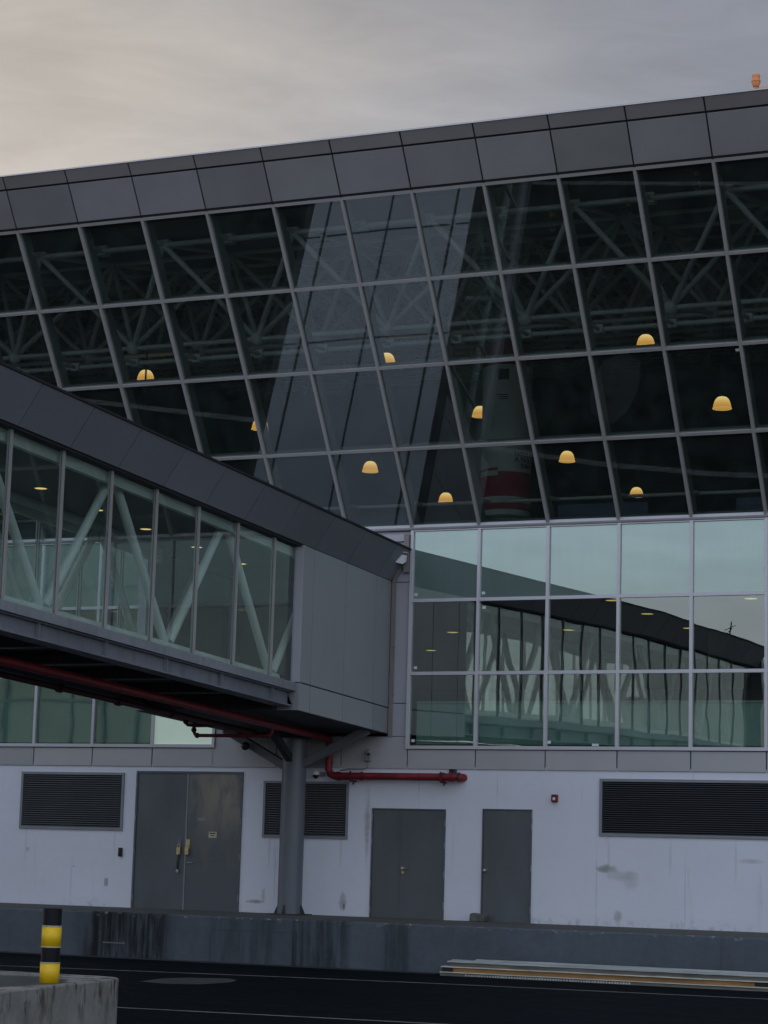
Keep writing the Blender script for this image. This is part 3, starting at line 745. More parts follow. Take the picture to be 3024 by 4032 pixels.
for s in (1, -1):
    # leaning fascia panels, joints aligned with the glazing
    ys = [-0.03, -0.75] + [-0.75 - 1.5 * k for k in range(1, 20)] + [YEND]
    for ya, yb in zip(ys[:-1], ys[1:]):
        b = MB(); seg(b, mir([(-0.445, 7.735), (-0.035, 8.355), (-0.085, 8.385), (-0.50, 7.765)], s), ya - 0.011, yb + 0.011)
        b.build('bridge_fascia_panel', 'bfascia', S)
    run('fascia_core', mir([(-0.475, 7.75), (-0.07, 8.36), (-0.3, 8.36), (-0.7, 7.75)], s), yall, 'joint')
    run('gutter_trim_shadow', mir([(-0.04, 8.357), (-0.005, 8.36), (-0.005, 8.40), (-0.20, 8.405), (-0.20, 8.385)], s), yall, 'joint')  # gutter trim kept near-black, painting in its shadow line
    run('window_head', mir([(-0.49, 7.70), (-0.49, 7.745), (-0.80, 7.745), (-0.80, 7.70)], s), [-3.95] + yall[3:], 'soffit')
    run('window_header', mir([(-0.70, 7.52), (-0.70, 7.735), (-0.80, 7.735), (-0.80, 7.52)], s), [-3.95] + yall[3:], 'steel')
    # sill, edge beam
    ym = [-4.02, -5.2] + [-5.2 - 1.5 * k for k in range(1, 17)] + [YEND]
    for ya, yb in zip(ym[:-1], ym[1:]):
        b = MB(); seg(b, mir([(-0.515, 4.925), (-0.515, 5.07), (-0.545, 5.09), (-0.68, 5.09), (-0.68, 4.925)], s), ya - 0.004, yb + 0.004)
        b.build('bridge_sill', 'sill', S)
        b = MB(); seg(b, mir([(-0.600, 5.10), (-0.600, 7.71), (-0.614, 7.71), (-0.614, 5.10)], s), ya - 0.025, yb + 0.025)
        b.build('bridge_pane', 'bridge_glass', S)
    for y in ym:
        b = MB(); b.box(*sorted((cx + s * (-0.568 - cx), cx + s * (-0.597 - cx))), y - 0.026, y + 0.026, 5.092 + sl_(y), 7.735 + sl_(y))
        b.box(*sorted((cx + s * (-0.62 - cx), cx + s * (-0.645 - cx))), y - 0.024, y + 0.024, 5.092 + sl_(y), 7.735 + sl_(y))
        b.build('bridge_mullion', 'cap', S)
    yb_ = [-4.30, -6, -9, -12, -15, -17, -21, -25, YEND]
    run('edge_beam', mir([(-0.56, 4.66), (-0.56, 4.63), (-0.90, 4.63), (-0.90, 4.66), (-0.66, 4.66), (-0.66, 4.90), (-0.58, 4.90), (-0.58, 4.922), (-0.90, 4.922), (-0.90, 4.90), (-0.68, 4.90), (-0.68, 4.661)], s), yb_, 'beam')
    for y in [-5.07 - 2.02 * k for k in range(13)]:
        MB().box(*sorted((cx + s * (-0.575 - cx), cx + s * (-0.659 - cx))), y - 0.008, y + 0.008, 4.661 + sl_(y), 4.899 + sl_(y)).build('beam_stiffener', 'beam', S)
    # truss
    xt = cx + s * (-0.92 - cx)
    ybot = [-4.55 - 4.02 * k for k in range(7)]; ytop = [-2.6 - 4.02 * k for k in range(8)]
    zb, zt = 5.26, 7.66
    for k, y in enumerate(ybot):
        for yt in (ytop[k], ytop[k + 1]):
            d = 0.09 if yt > y else -0.09
            if yt < -29.5: continue
            MB().tube((xt, y + d, zb + sl_(y)), (xt, yt - d, zt + sl_(yt)), 0.078, 16).build('truss_diagonal', 'steel', S)
    for z, r in ((5.17, 0.09), (7.72, 0.09)):
        b = MB()
        for ya, yb2 in zip(yb_[:-1], yb_[1:]): b.tube((xt, ya, z + sl_(ya)), (xt, yb2, z + sl_(yb2)), r, 14)
        b.build('truss_chord', 'steel', S)
run('bridge_floor', [(-3.80, 4.93), (-3.80, 5.06), (-0.70, 5.06), (-0.70, 4.93)], yall, 'bfloor')
run('bridge_ceiling', [(-3.70, 7.80), (-3.70, 7.86), (-0.80, 7.86), (-0.80, 7.80)], yall, 'bceil')
run('bridge_roof', [(-4.29, 8.39), (-4.29, 8.43), (-3.91, 8.43), (-3.905, 8.412), (-3.845, 8.412), (-3.84, 8.43), (-2.25, 8.46), (-0.66, 8.43), (-0.655, 8.412), (-0.595, 8.412), (-0.59, 8.43), (-0.21, 8.43), (-0.21, 8.39), (-0.8, 8.36), (-3.7, 8.36)], yall, 'bridge_roof')
for x in (-3.875, -0.625):
    run('roof_gutter', [(x - 0.022, 8.4125), (x - 0.022, 8.436), (x + 0.022, 8.436), (x + 0.022, 8.4125)], yall, 'gutter')
run('roof_ridge_seam', [(-2.27, 8.461), (-2.27, 8.475), (-2.23, 8.475), (-2.23, 8.461)], yall, 'soffit')
for y in [-2.2 - 3.0 * k for k in range(10)]:
    b = MB()
    seg(b, [(-4.28, 8.432), (-4.28, 8.442), (-3.96, 8.442), (-3.96, 8.432)], y, y - 0.035); seg(b, [(-3.79, 8.432), (-3.79, 8.446), (-2.25, 8.474), (-0.71, 8.446), (-0.71, 8.432), (-2.25, 8.4605)], y, y - 0.035); seg(b, [(-0.54, 8.432), (-0.54, 8.442), (-0.22, 8.442), (-0.22, 8.432)], y, y - 0.035)
    b.build('roof_seam', 'soffit', S)
# underside cross beams and dark deck
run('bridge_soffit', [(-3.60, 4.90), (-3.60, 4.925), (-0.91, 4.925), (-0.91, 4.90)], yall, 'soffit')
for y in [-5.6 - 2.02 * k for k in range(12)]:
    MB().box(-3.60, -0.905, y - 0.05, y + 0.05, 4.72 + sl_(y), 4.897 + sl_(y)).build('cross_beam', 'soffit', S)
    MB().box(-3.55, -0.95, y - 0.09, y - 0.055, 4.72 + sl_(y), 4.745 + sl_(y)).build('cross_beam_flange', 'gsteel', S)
# end box clad in grey panels where the bridge lands
yj = [-0.03, -0.80, -2.27, -3.76, -4.24]
for s in (1, -1):
    for ya, yb in zip(yj[:-1], yj[1:]):
        for z0, z1, m in ((4.565, 5.080, 'panel'), (5.103, 7.725, 'panel')):
            b = MB(); seg(b, mir([(-0.445, z0), (-0.445, z1), (-0.50, z1), (-0.50, z0)], s), ya - 0.010, yb + (0.010 if yb > -4 else 0))
            b.build('box_panel', m, S, 0.004)
    run('box_core', mir([(-0.47, 4.58), (-0.47, 7.74), (-0.58, 7.74), (-0.58, 4.58)], s), [-0.04, -4.2], 'joint')
    # return faces of the box
    b = MB(); b.box(*sorted((cx + s * (-0.447 - cx), cx + s * (-0.64 - cx))), -4.245, -4.15, 5.10 + sl_(-4.24), 7.728 + sl_(-4.24)); b.build('box_return', 'lilac', S, 0.004)  # paler cladding colour paints in the light this face catches
    b = MB(); b.box(*sorted((cx + s * (-0.447 - cx), cx + s * (-0.92 - cx))), -4.243, -4.15, 4.565 + sl_(-4.24), 5.085 + sl_(-4.24)); b.build('box_return', 'panel', S, 0.004)
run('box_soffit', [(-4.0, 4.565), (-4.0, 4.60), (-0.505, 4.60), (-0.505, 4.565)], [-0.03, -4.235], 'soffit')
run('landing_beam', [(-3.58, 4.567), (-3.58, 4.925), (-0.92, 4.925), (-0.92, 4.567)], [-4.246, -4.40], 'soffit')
t_ = thing('roof_antenna', (-0.9, -28.5, 9.3), 'thin antenna mast on the outer end of the bridge roof', 'antenna')
MB().tube((-0.9, -28.5, 8.4 + sl_(-28.5)), (-0.9, -28.5, 9.95), 0.02, 8).build('mast', 'soffit', t_)
b = MB().tube((-1.05, -28.5, 9.72), (-0.75, -28.5, 9.82), 0.012, 6); b.tube((-1.0, -28.5, 9.6), (-0.85, -28.5, 9.75), 0.01, 6); b.build('aerial_arm', 'soffit', t_)
# far end: closing wall and its own support, out of frame but mirrored in the glass
MB().box(-4.2, -0.3, YEND - 0.3, YEND - 0.01, 5.3, 9.2).build('end_wall', 'panel', S)

# column under the bridge
c = thing('steel_column', (-2.25, -0.66, 0.82), 'round grey steel column with sloping braces carrying the bridge end', 'column')
MB().tube((-2.25, -0.66, 0.83), (-2.25, -0.66, 4.42), 0.252, 48).build('shaft', 'gsteel', c)
MB().box(-2.25 - 0.30, -2.25 + 0.30, -0.86, -0.46, 4.421, 4.58).build('column_head', 'soffit', c)
MB().box(-2.60, -1.90, -1.01, -0.31, 0.815, 0.845).build('base_plate', 'soffit', c)
for an in (0, 90, 180, 270):
    ca, sa = math.cos(R(an)), math.sin(R(an))
    p = lambda r, o, z: (-2.25 + ca * r - sa * o, -0.66 + sa * r + ca * o, z)
    MB().hexa([p(0.24, -0.012, 0.846), p(0.35, -0.012, 0.846), p(0.35, 0.012, 0.846), p(0.24, 0.012, 0.846), p(0.24, -0.012, 1.02), p(0.27, -0.012, 1.02), p(0.27, 0.012, 1.02), p(0.24, 0.012, 1.02)]).build('gusset', 'soffit', c)
def brace(p, q, w_, h_):
    p, q = Vector(p), Vector(q); d = (q - p).normalized(); sd = d.cross(Vector((0, 0, 1))).normalized(); u = sd.cross(d)
    return MB().hexa([p - sd * w_ - u * h_, p + sd * w_ - u * h_, p + sd * w_ + u * h_, p - sd * w_ + u * h_, q - sd * w_ - u * h_, q + sd * w_ - u * h_, q + sd * w_ + u * h_, q - sd * w_ + u * h_])
brace((-2.10, -0.66, 3.86), (-0.62, -0.66, 4.60), 0.085, 0.085).build('brace', 'gsteel', c, 0.008)
brace((-2.40, -0.66, 3.82), (-3.88, -0.66, 4.60), 0.085, 0.085).build('brace', 'gsteel', c, 0.008)
brace((-2.25, -0.82, 3.95), (-2.25, -1.95, 4.62), 0.07, 0.07).build('brace', 'soffit', c, 0.008)
# second support at the far end
c2 = thing('far_bridge_column', (-2.25, -27, G), 'grey steel column under the far end of the bridge', 'column')
MB().tube((-2.25, -27, G), (-2.25, -27, 5.3), 0.3, 32).build('shaft', 'gsteel', c2)
MB().box(-3.5, -1.0, -27.2, -26.8, 5.3, 5.56).build('head_beam', 'gsteel', c2)

# ------------------------------------------------------------------ red pipes
f = thing('fire_main', (1.25, -0.17, 3.68), 'thick red fire main along the white wall and under the bridge', 'pipe')
zp = lambda y: 4.44 + 0.0405 * (-y) * 0.98
X_A = -1.70
MB().path([(X_A, -28, zp(-28)), (X_A, -16, zp(-16)), (X_A, -0.34, zp(-0.34)), (X_A, -0.22, zp(-0.2) - 0.02), (X_A, -0.17, zp(-0.2) - 0.13), (X_A, -0.17, 3.82), (X_A + 0.04, -0.17, 3.72), (X_A + 0.15, -0.17, 3.675), (1.12, -0.17, 3.675), (1.2, -0.155, 3.675), (1.25, -0.10, 3.675), (1.255, 0.03, 3.675)], 0.078, 18).build('pipe_run', 'red', f)
for p, q in (((X_A, -0.17, 3.98), (X_A, -0.17, 3.92)), ((X_A + 0.20, -0.17, 3.675), (X_A + 0.27, -0.17, 3.675)), ((0.80, -0.17, 3.675), (0.90, -0.17, 3.675)), ((1.02, -0.17, 3.675), (1.10, -0.17, 3.675)), ((-0.95, -0.17, 3.675), (-0.92, -0.17, 3.675))):
    MB().tube(p, q, 0.092, 18).build('pipe_coupling', 'red', f)
MB().tube((1.205, -0.17, 3.675), (1.235, -0.17, 3.675), 0.10, 18).build('end_flange', 'redrust', f)
for x in (-1.16, 0.86):
    b = MB().box(x - 0.02, x + 0.02, -0.25, 0.02, 3.555, 3.59); b.box(x - 0.015, x + 0.015, -0.27, -0.25, 3.57, 3.78); b.tube((x + 0.05, -0.2, 3.56), (x + 0.05, -0.2, 3.50), 0.02, 8)
    b.build('pipe_bracket', 'redrust', f)
MB().box(0.98, 1.10, -0.12, 0.02, 3.76, 3.842).build('hanger_block', 'black', f)
g = thing('sprinkler_pipes', (-2.6, -3, 4.4), 'thin dark red sprinkler pipes hanging in parallel below the bridge deck', 'pipe')
zq = lambda y: 4.395 + 0.0395 * (-y)
MB().path([(-2.62, -28, zq(-28)), (-2.62, -14, zq(-14)), (-2.62, -1.8, zq(-1.8))], 0.055, 14).build('pipe_run', 'redrust', g)
for y in (-5.2, -7.2, -9.2, -11.2): MB().tube((-2.62, y, zq(y)), (-2.62, y - 0.09, zq(y - 0.09)), 0.085, 14).build('pipe_coupling', 'redrust', g)
MB().path([(X_A - 0.02, -2.8, zp(-2.8)), (X_A - 0.02, -2.8, 4.40), (X_A - 0.07, -2.8, 4.345), (X_A - 0.14, -2.8, 4.335), (-3.37, -2.8, 4.34), (-3.44, -2.8, 4.365), (-3.47, -2.8, 4.43), (-3.47, -2.8, 4.66)], 0.036, 12).build('branch_pipe', 'red', g)
MB().path([(-2.62, -3.6, 4.49), (-3.0, -3.6, 4.485), (-3.17, -3.6, 4.50), (-3.24, -3.6, 4.56), (-3.25, -3.6, 4.72)], 0.036, 12).build('branch_pipe', 'redrust', g)
for p in ((-3.47, -2.8, 4.45), (-3.39, -2.8, 4.34), (-1.80, -2.8, 4.338), (-3.22, -3.6, 4.56)):
    MB().ball(p, 0.055, 12, 8).build('pipe_elbow', 'redrust', g)
for y in (-4.9, -6.9, -8.9, -10.9, -12.9):
    b = MB().tube((X_A, y, zp(y)), (X_A, y, 4.90 + sl_(y)), 0.012, 8); b.tube((-2.62, y - 0.3, zq(y)), (-2.62, y - 0.3, 4.90 + sl_(y)), 0.010, 8)
    b.build('hanger_rod', 'soffit', g)
MB().ball((-3.28, -0.9, 4.24), 0.09, 16, 10).build('sprinkler_bell', 'black', g)

# ------------------------------------------------------------------ small wall fittings
t = thing('security_camera', (-0.85, -0.02, 4.05), 'grey bullet security camera on the dark panel above the red pipe', 'camera')
MB().box(-0.93, -0.79, -0.10, -0.008, 3.995, 4.075).build('junction_box', 'greyplastic', t, 0.008)
MB().tube((-0.86, -0.10, 4.19), (-0.86, -0.02, 4.19), 0.062, 16).build('mount_arm', 'greyplastic', t)
MB().tube((-0.87, -0.05, 4.17), (-0.775, -0.24, 4.125), 0.05, 16).build('camera_body', 'greyplastic', t)
MB().tube((-0.775, -0.241, 4.1245), (-0.771, -0.249, 4.1226), 0.036, 16).build('lens', 'black', t)
tag(MB().path([(-0.86, -0.03, 3.99), (-0.855, -0.03, 3.90), (-0.88, -0.03, 3.855), (-1.0, -0.03, 3.832), (-1.3, -0.03, 3.826), (-1.5, -0.03, 3.80)], 0.014, 8).build('camera_cable', 'greyplastic'), 'thin grey cable from the bullet camera to the red pipe elbow', 'cable')
t = thing('dome_camera', (-2.0, -0.02, 3.70), 'white dome security camera on the wall right of the round column', 'camera')
b = MB().box(-1.98, -1.85, -0.10, 0.02, 3.67, 3.76); b.build('wall_bracket', 'greyplastic', t, 0.008)
MB().lathe([(0.001, 0.07), (0.06, 0.07), (0.082, 0.04), (0.084, 0.0), (0.07, -0.012), (0.001, -0.012)], (-1.99, -0.17, 3.70), 24).build('camera_housing', 'white', t)
MB().lathe([(0.066, -0.012), (0.06, -0.045), (0.035, -0.075), (0.001, -0.085)], (-1.99, -0.17, 3.70), 24).build('camera_dome', 'black', t)
t = thing('fire_alarm', (3.22, 0.02, 3.29), 'small red fire alarm sounder high on the white wall', 'alarm')
MB().box(3.155, 3.285, -0.05, 0.02, 3.215, 3.365).build('alarm_body', 'red', t, 0.012)
MB().box(3.19, 3.245, -0.066, -0.05, 3.25, 3.305).build('strobe_lens', 'white', t, 0.006)
t = thing('card_reader', (-6.68, 0.02, 2.0), 'small black card reader on the white wall beside the wide door', 'card reader')
MB().box(-6.725, -6.635, -0.03, 0.02, 1.90, 2.09).build('reader_body', 'black', t, 0.01)
MB().box(-6.70, -6.66, -0.034, -0.029, 2.02, 2.06).build('reader_window', 'soffit', t)
tag(MB().box(-7.055, -6.975, 0.010, 0.021, 1.27, 1.43).build('faded_notice', paint('faded_grey_notice', (0.38, 0.38, 0.42), 0.8, 0, 0.25, 20.0)), 'faded grey sticker low on the white wall below the left louvre', 'sticker')
t = thing('conduit_bundle', (-0.36, -0.02, 4.5), 'four slim grey conduits climbing the inner corner of the bridge', 'conduit')
for k in range(4):
    x = -0.425 + 0.026 * k
    MB().path([(x, -0.035, 4.50), (x, -0.035, 7.66), (x + 0.02, -0.035, 7.76), (x + 0.23 - 0.012 * k, -0.035, 8.14), (x + 0.26 - 0.016 * k, -0.035, 8.30)], 0.0125, 8).build('conduit', 'conduit', t)
for z in (5.35, 6.35): MB().box(-0.445, -0.33, -0.055, -0.008, z, z + 0.02).build('conduit_clip', 'conduit', t)
t = thing('floodlight', (-0.12, -0.2, 8.25), 'small white floodlight at the roof corner where bridge meets terminal', 'floodlight')
MB().hexa([(-0.34, -0.42, 8.10), (-0.09, -0.30, 8.04), (-0.06, -0.18, 8.10), (-0.31, -0.30, 8.16), (-0.33, -0.40, 8.26), (-0.08, -0.28, 8.24), (-0.05, -0.16, 8.25), (-0.30, -0.28, 8.27)]).build('lamp_housing', 'white', t, 0.012)
MB().hexa([(-0.30, -0.43, 8.285), (-0.03, -0.30, 8.285), (-0.03, -0.16, 8.285), (-0.30, -0.28, 8.285), (-0.30, -0.43, 8.30), (-0.03, -0.30, 8.30), (-0.03, -0.16, 8.30), (-0.30, -0.28, 8.30)]).build('lamp_hood', 'white', t)
MB().path([(-0.10, -0.2, 8.2), (-0.09, -0.1, 8.2), (-0.09, 0.0, 8.16)], 0.02, 8).build('lamp_arm', 'black', t)

# ------------------------------------------------------------------ roof obstruction lights
def beacon(name, loc, label, m):
    t = thing(name, loc, label, 'beacon', 'obstruction lights on the roof edge')
    x, y, z = loc
    MB().tube((x, y, z), (x, y, z + 0.10), 0.022, 10).build('post', m, t)
    MB().lathe([(0.001, 0.09), (0.055, 0.09), (0.062, 0.12), (0.078, 0.15), (0.078, 0.18), (0.085, 0.185), (0.085, 0.205), (0.07, 0.215), (0.072, 0.27), (0.078, 0.28), (0.070, 0.315), (0.035, 0.335), (0.001, 0.337)], loc, 24).build('beacon_body', m, t)
    MB().tube((x, y, z + 0.335), (x, y, z + 0.36), 0.012, 8).build('beacon_tip', 'white', t)
beacon('obstruction_light', (8.41, -4.45, 15.86), 'orange obstruction light on the roof edge, the whole one at upper right', 'orange')
beacon('obstruction_light', (8.80, -4.45, 15.93), 'pale obstruction light cut off by the right edge of the photo', 'trim')
tag(MB().tube((8.41, -4.45, 15.90), (11.5, -4.45, 15.90), 0.03, 10).build('roof_pipe', 'orange'), 'orange pipe along the roof edge under the obstruction lights', 'pipe')

# ------------------------------------------------------------------ hall space frame
sf = thing('roof_space_frame', (0, -1.6, 12.7), 'pale steel space frame of tubes and ball nodes under the hall roof', 'space frame')
zb_ = lambda y: 12.73 + 0.20 * (y + 1.6)
zt_ = lambda y: 14.52 + 0.20 * (y + 3.0)
near, rest, balls, brest = [], MB(), [], MB()
def strut(p, q, r, j):
    if j == 0 and len(near) < 96: near.append((p, q, r))
    else: rest.tube(p, q, r, 8, caps=False)
for j in range(0, 12):
    yb2, yt2 = -1.6 + 3 * j, -3.1 + 3 * j
    for k in range(-6, 5):
        x = 3.0 * k; p = (x, yb2, zb_(yb2))
        if j < 4: balls.append(p)
        else: brest.ball(p, 0.15, 10, 6)
        for dx_ in (-1.5, 1.5):
            strut(p, (x + dx_, yt2, zt_(yt2)), 0.058, j); strut(p, (x + dx_, yt2 + 3, zt_(yt2 + 3)), 0.058, j)
        strut(p, (x + 3, yb2, zb_(yb2)), 0.05, j)
        strut(p, (x, yb2 + 3, zb_(yb2 + 3)), 0.05, j + 1)
        xt2 = x + 1.5
        strut((xt2, yt2, zt_(yt2)), (xt2 + 3, yt2, zt_(yt2)), 0.05, j + 1)
        strut((xt2, yt2, zt_(yt2)), (xt2, yt2 + 3, zt_(yt2 + 3)), 0.05, j + 1)
for p, q, r in near: MB().tube(p, q, r, 12).build('strut', 'hall_steel', sf)
for p in balls: MB().ball(p, 0.15).build('ball_node', 'hall_steel', sf)
o = rest.build('strut_lattice', 'hall_steel', sf); o['kind'] = 'stuff'
o = brest.build('far_node_field', 'hall_steel', sf); o['kind'] = 'stuff'
# column with printed wrap inside the hall
kc = thing('banner_column', (-0.63, 7.0, 8.62), 'round hall column wrapped in a pale printed banner with red bands', 'column')
MB().tube((-0.63, 7, 8.62), (-0.63, 7, 15.0), 0.30, 32).build('column_core', 'dado', kc)
RC = 0.60
def drum(z0, z1, m, nm='banner_wrap', r=RC): MB().tube((-0.63, 7, z0), (-0.63, 7, z1), r, 48).build(nm, m, kc)
drum(11.18, 13.77, 'banner'); drum(13.772, 14.35, 'banner_red', 'banner_band'); drum(10.58, 11.178, 'banner_red', 'banner_band')
drum(10.45, 10.578, 'banner', 'banner_hem'); drum(10.27, 10.448, 'banner_red', 'banner_band'); drum(10.14, 10.268, 'banner', 'banner_hem')
def arc_patch(a0, a1, z0, z1, m, nm, r=RC + 0.006):
    b = MB(); n = 14; vs = []
    for rr in (r, r - 0.004):
        for i in range(n + 1):
            a = R(a0 + (a1 - a0) * i / n)
            for z in (z0, z1): vs.append((-0.63 + rr * math.sin(a), 7 - rr * math.cos(a), z))
    b.add(vs[:2 * n + 2], [(2 * i, 2 * i + 2, 2 * i + 3, 2 * i + 1) for i in range(n)]).build(nm, m, kc)
arc_patch(-60, 2, 11.08, 11.20, 'banner', 'banner_notch'); arc_patch(-60, 2, 11.20, 11.27, 'banner_red', 'banner_stripe')
def curved_text(body, a_mid, z, size):
    cu = D.curves.new('lettering', 'FONT'); cu.body = body; cu.size = size; cu.align_x = 'LEFT'; cu.offset = 0.004
    ob = D.objects.new('lettering', cu); COL.objects.link(ob)
    dg = bpy.context.evaluated_depsgraph_get()
    me = D.meshes.new_from_object(ob.evaluated_get(dg))
    D.objects.remove(ob)
    bm = bmesh.new(); bm.from_mesh(me); bmesh.ops.subdivide_edges(bm, edges=bm.edges, cuts=1)
    for v in bm.verts:
        a = R(a_mid) + v.co.x / RC; zz_ = z + v.co.y
        v.co = Vector((-0.63 + (RC + 0.008) * math.sin(a), 7 - (RC + 0.008) * math.cos(a), zz_))
    bm.to_mesh(me); bm.free()
    me.materials.append(M['ink'])
    o = D.objects.new('lettering', me); COL.objects.link(o); adopt(o, kc)
curved_text('NOUS AV', 40, 11.56, 0.15); curved_text('A TROU', 40, 11.42, 0.15); curved_text('DAN', 56, 11.28, 0.15)
for k in range(3): arc_patch(-5 + k * 4, 22, 13.02 - k * 0.05, 13.04 - k * 0.05, 'ink', 'banner_mark')
arc_patch(-2, 24, 13.40, 13.66, 'ink', 'banner_mark')

# ------------------------------------------------------------------ pendant lamps in the hall
def pixel_ray(u, v):                    # direction through a point of the 1659 x 2212 preview
    x, y = u * 1.8228 - 1512, v * 1.8228 - 2016
    return (rt * (x / 8810.2) + fw + up * (-y / 8810.2))
LB = 'glowing amber pendant lamp, '
LAMPS = [(1395, 735, 40, 'the highest of all near the right'), (1560, 869, 40, 'the full bell nearest the right edge'), (1225, 985, 34, 'just right of the banner column'),
         (1375, 1062, 30, 'low at the right just above the rail'), (1037, 888, 34, 'half hidden by the left side of the banner column'), (800, 1007, 34, 'just above the meeting of bridge roof and terminal'),
         (963, 1074, 31, 'low and left of the banner column above the rail'), (835, 775, 40, 'cut by a glazing bar near the middle'), (315, 811, 38, 'leftmost and crossed by a dark hanger'), (562, 915, 36, 'split by a mullion left of centre')]
proto = None
for u, v, wd, lab in LAMPS:
    Dp = 0.40 * 8810.2 / (wd * 1.8228)
    P = CAM + pixel_ray(u, v) * Dp
    base = (P.x, P.y, P.z - 0.14)
    if proto is None:
        proto = thing('pendant_lamp', base, LB + lab, 'lamp', 'pendant lamps in the upper hall')
        def loc(b, nm, m):
            b.v = [(p[0] * 0.83, p[1] * 0.83, p[2] * 0.83) for p in b.v]
            o = b.build(nm, m); o.parent = proto; return o
        loc(MB().lathe([(0.24, 0.0), (0.242, 0.02), (0.235, 0.05), (0.222, 0.12), (0.196, 0.20), (0.16, 0.26), (0.115, 0.30), (0.07, 0.315)], (0, 0, 0), 48), 'lamp_shade', 'lamp')
        loc(MB().lathe([(0.246, -0.006), (0.254, 0.0), (0.246, 0.012), (0.238, 0.0), (0.246, -0.006)], (0, 0, 0), 48), 'shade_rim', 'lamp_top')
        loc(MB().lathe([(0.07, 0.315), (0.075, 0.33), (0.06, 0.42), (0.03, 0.47), (0.001, 0.47)], (0, 0, 0), 20), 'lamp_neck', 'black')
        loc(MB().tube((0, 0, 0.47), (0, 0, 2.4), 0.012, 6), 'hanging_rod', 'black')
    else:
        copy_thing(proto, base, LB + lab)

# thin dark cable hanging in front of the leftmost lamp
d = pixel_ray(315, 811); P = CAM + d * (0.40 * 8810.2 / (38 * 1.8228) - 1.2)
tag(MB().tube((P.x, P.y, P.z - 0.30), (P.x, P.y, 15.4), 0.022, 8).build('hanging_cable', 'black'), 'dark cable hanging in front of the leftmost amber lamp', 'cable')
# small yellow hoist hooks under the roof
hk = None
for (u, v), lab in (((1193, 470), 'left one, below the middle glazing rail'), ((1357, 447), 'middle one, level with the glazing rail'), ((1505, 380), 'right one, above the glazing rail')):
    d = pixel_ray(u, v); P = CAM + d * ((0.6 - CAM.y) / d.y)
    if hk is None:
        hk = thing('hoist_hook', P, 'small yellow hoist hook under the hall roof, ' + lab, 'hook', 'hoist hooks under the hall roof')
        for b, nm, m in ((MB().lathe([(0.001, 0.0), (0.05, 0.02), (0.065, 0.10), (0.05, 0.19), (0.001, 0.21)], (0, 0, 0), 14), 'hook_block', 'yellow'),
                         (MB().lathe([(0.001, -0.13), (0.045, -0.11), (0.05, -0.04), (0.04, 0.0), (0.001, 0.0)], (0.02, 0, 0), 14), 'hook_swivel', 'bblack'),
                         (MB().path([(0.03, 0, -0.12), (0.07, 0, -0.19), (0.06, 0, -0.27), (0.0, 0, -0.29), (-0.03, 0, -0.24)], 0.03, 8), 'hook_claw', 'yellow'),
                         (MB().tube((0, 0, 0.2), (0, 0, 1.6), 0.008, 6), 'hook_chain', 'black')):
            o = b.build(nm, m); o.parent = hk
    else: copy_thing(hk, P, 'small yellow hoist hook under the hall roof, ' + lab)

# ------------------------------------------------------------------ downlights
def downlight(proto_, P, label, group, slope=0.0, size=0.11):
    if proto_ is None:
        t = thing('downlight', P, label, 'downlight', group)
        o = MB().lathe([(size + 0.03, -0.004), (size + 0.03, 0.012), (size, 0.012), (size, -0.004), (size + 0.03, -0.004)], (0, 0, 0), 28).build('trim_ring', 'greyplastic'); o.parent = t
        o = MB().lathe([(0.001, 0.0), (size - 0.002, 0.0), (size - 0.002, 0.01), (0.001, 0.01)], (0, 0, 0), 28).build('diffuser', 'down'); o.parent = t
        return t
    copy_thing(proto_, P, label); return proto_
dl = None
for (u, v), lab in (((88, 1055), 'farthest from the terminal'), ((210, 1102), 'second from the left'), ((315, 1143), 'in the middle of the row'), ((425, 1182), 'second from the terminal'), ((521, 1218), 'nearest the terminal')):
    d = pixel_ray(u, v); tt = (7.79 - 0.0405 * CAM.y - CAM.z) / (d.z + 0.0405 * d.y); P = CAM + d * tt
    dl = downlight(dl, (P.x, P.y, P.z), 'yellow ceiling downlight inside the glazed bridge, ' + lab, 'downlights along the bridge ceiling')
dl2 = None
for (u, v), lab in (((978, 1366), 'upper one in the leftmost column of panes'), ((931, 1405), 'lower one in the leftmost column of panes'), ((1228, 1361), 'alone in the third column of panes'), ((1398, 1326), 'in the middle of the fourth column of panes'),
                    ((1488, 1357), 'beside the mullion right of the fourth column'), ((1322, 1297), 'touching the transom above the third column'), ((1622, 1293), 'near the top of the rightmost pane'), ((1522, 1448), 'lowest, just below the transom at the right')):
    d = pixel_ray(u, v); tt = (7.912 - CAM.z) / d.z; P = CAM + d * tt
    dl2 = downlight(dl2, (P.x, P.y, P.z), 'yellow gallery downlight behind the middle glazing, ' + lab, 'downlights in the gallery ceiling', size=0.15)

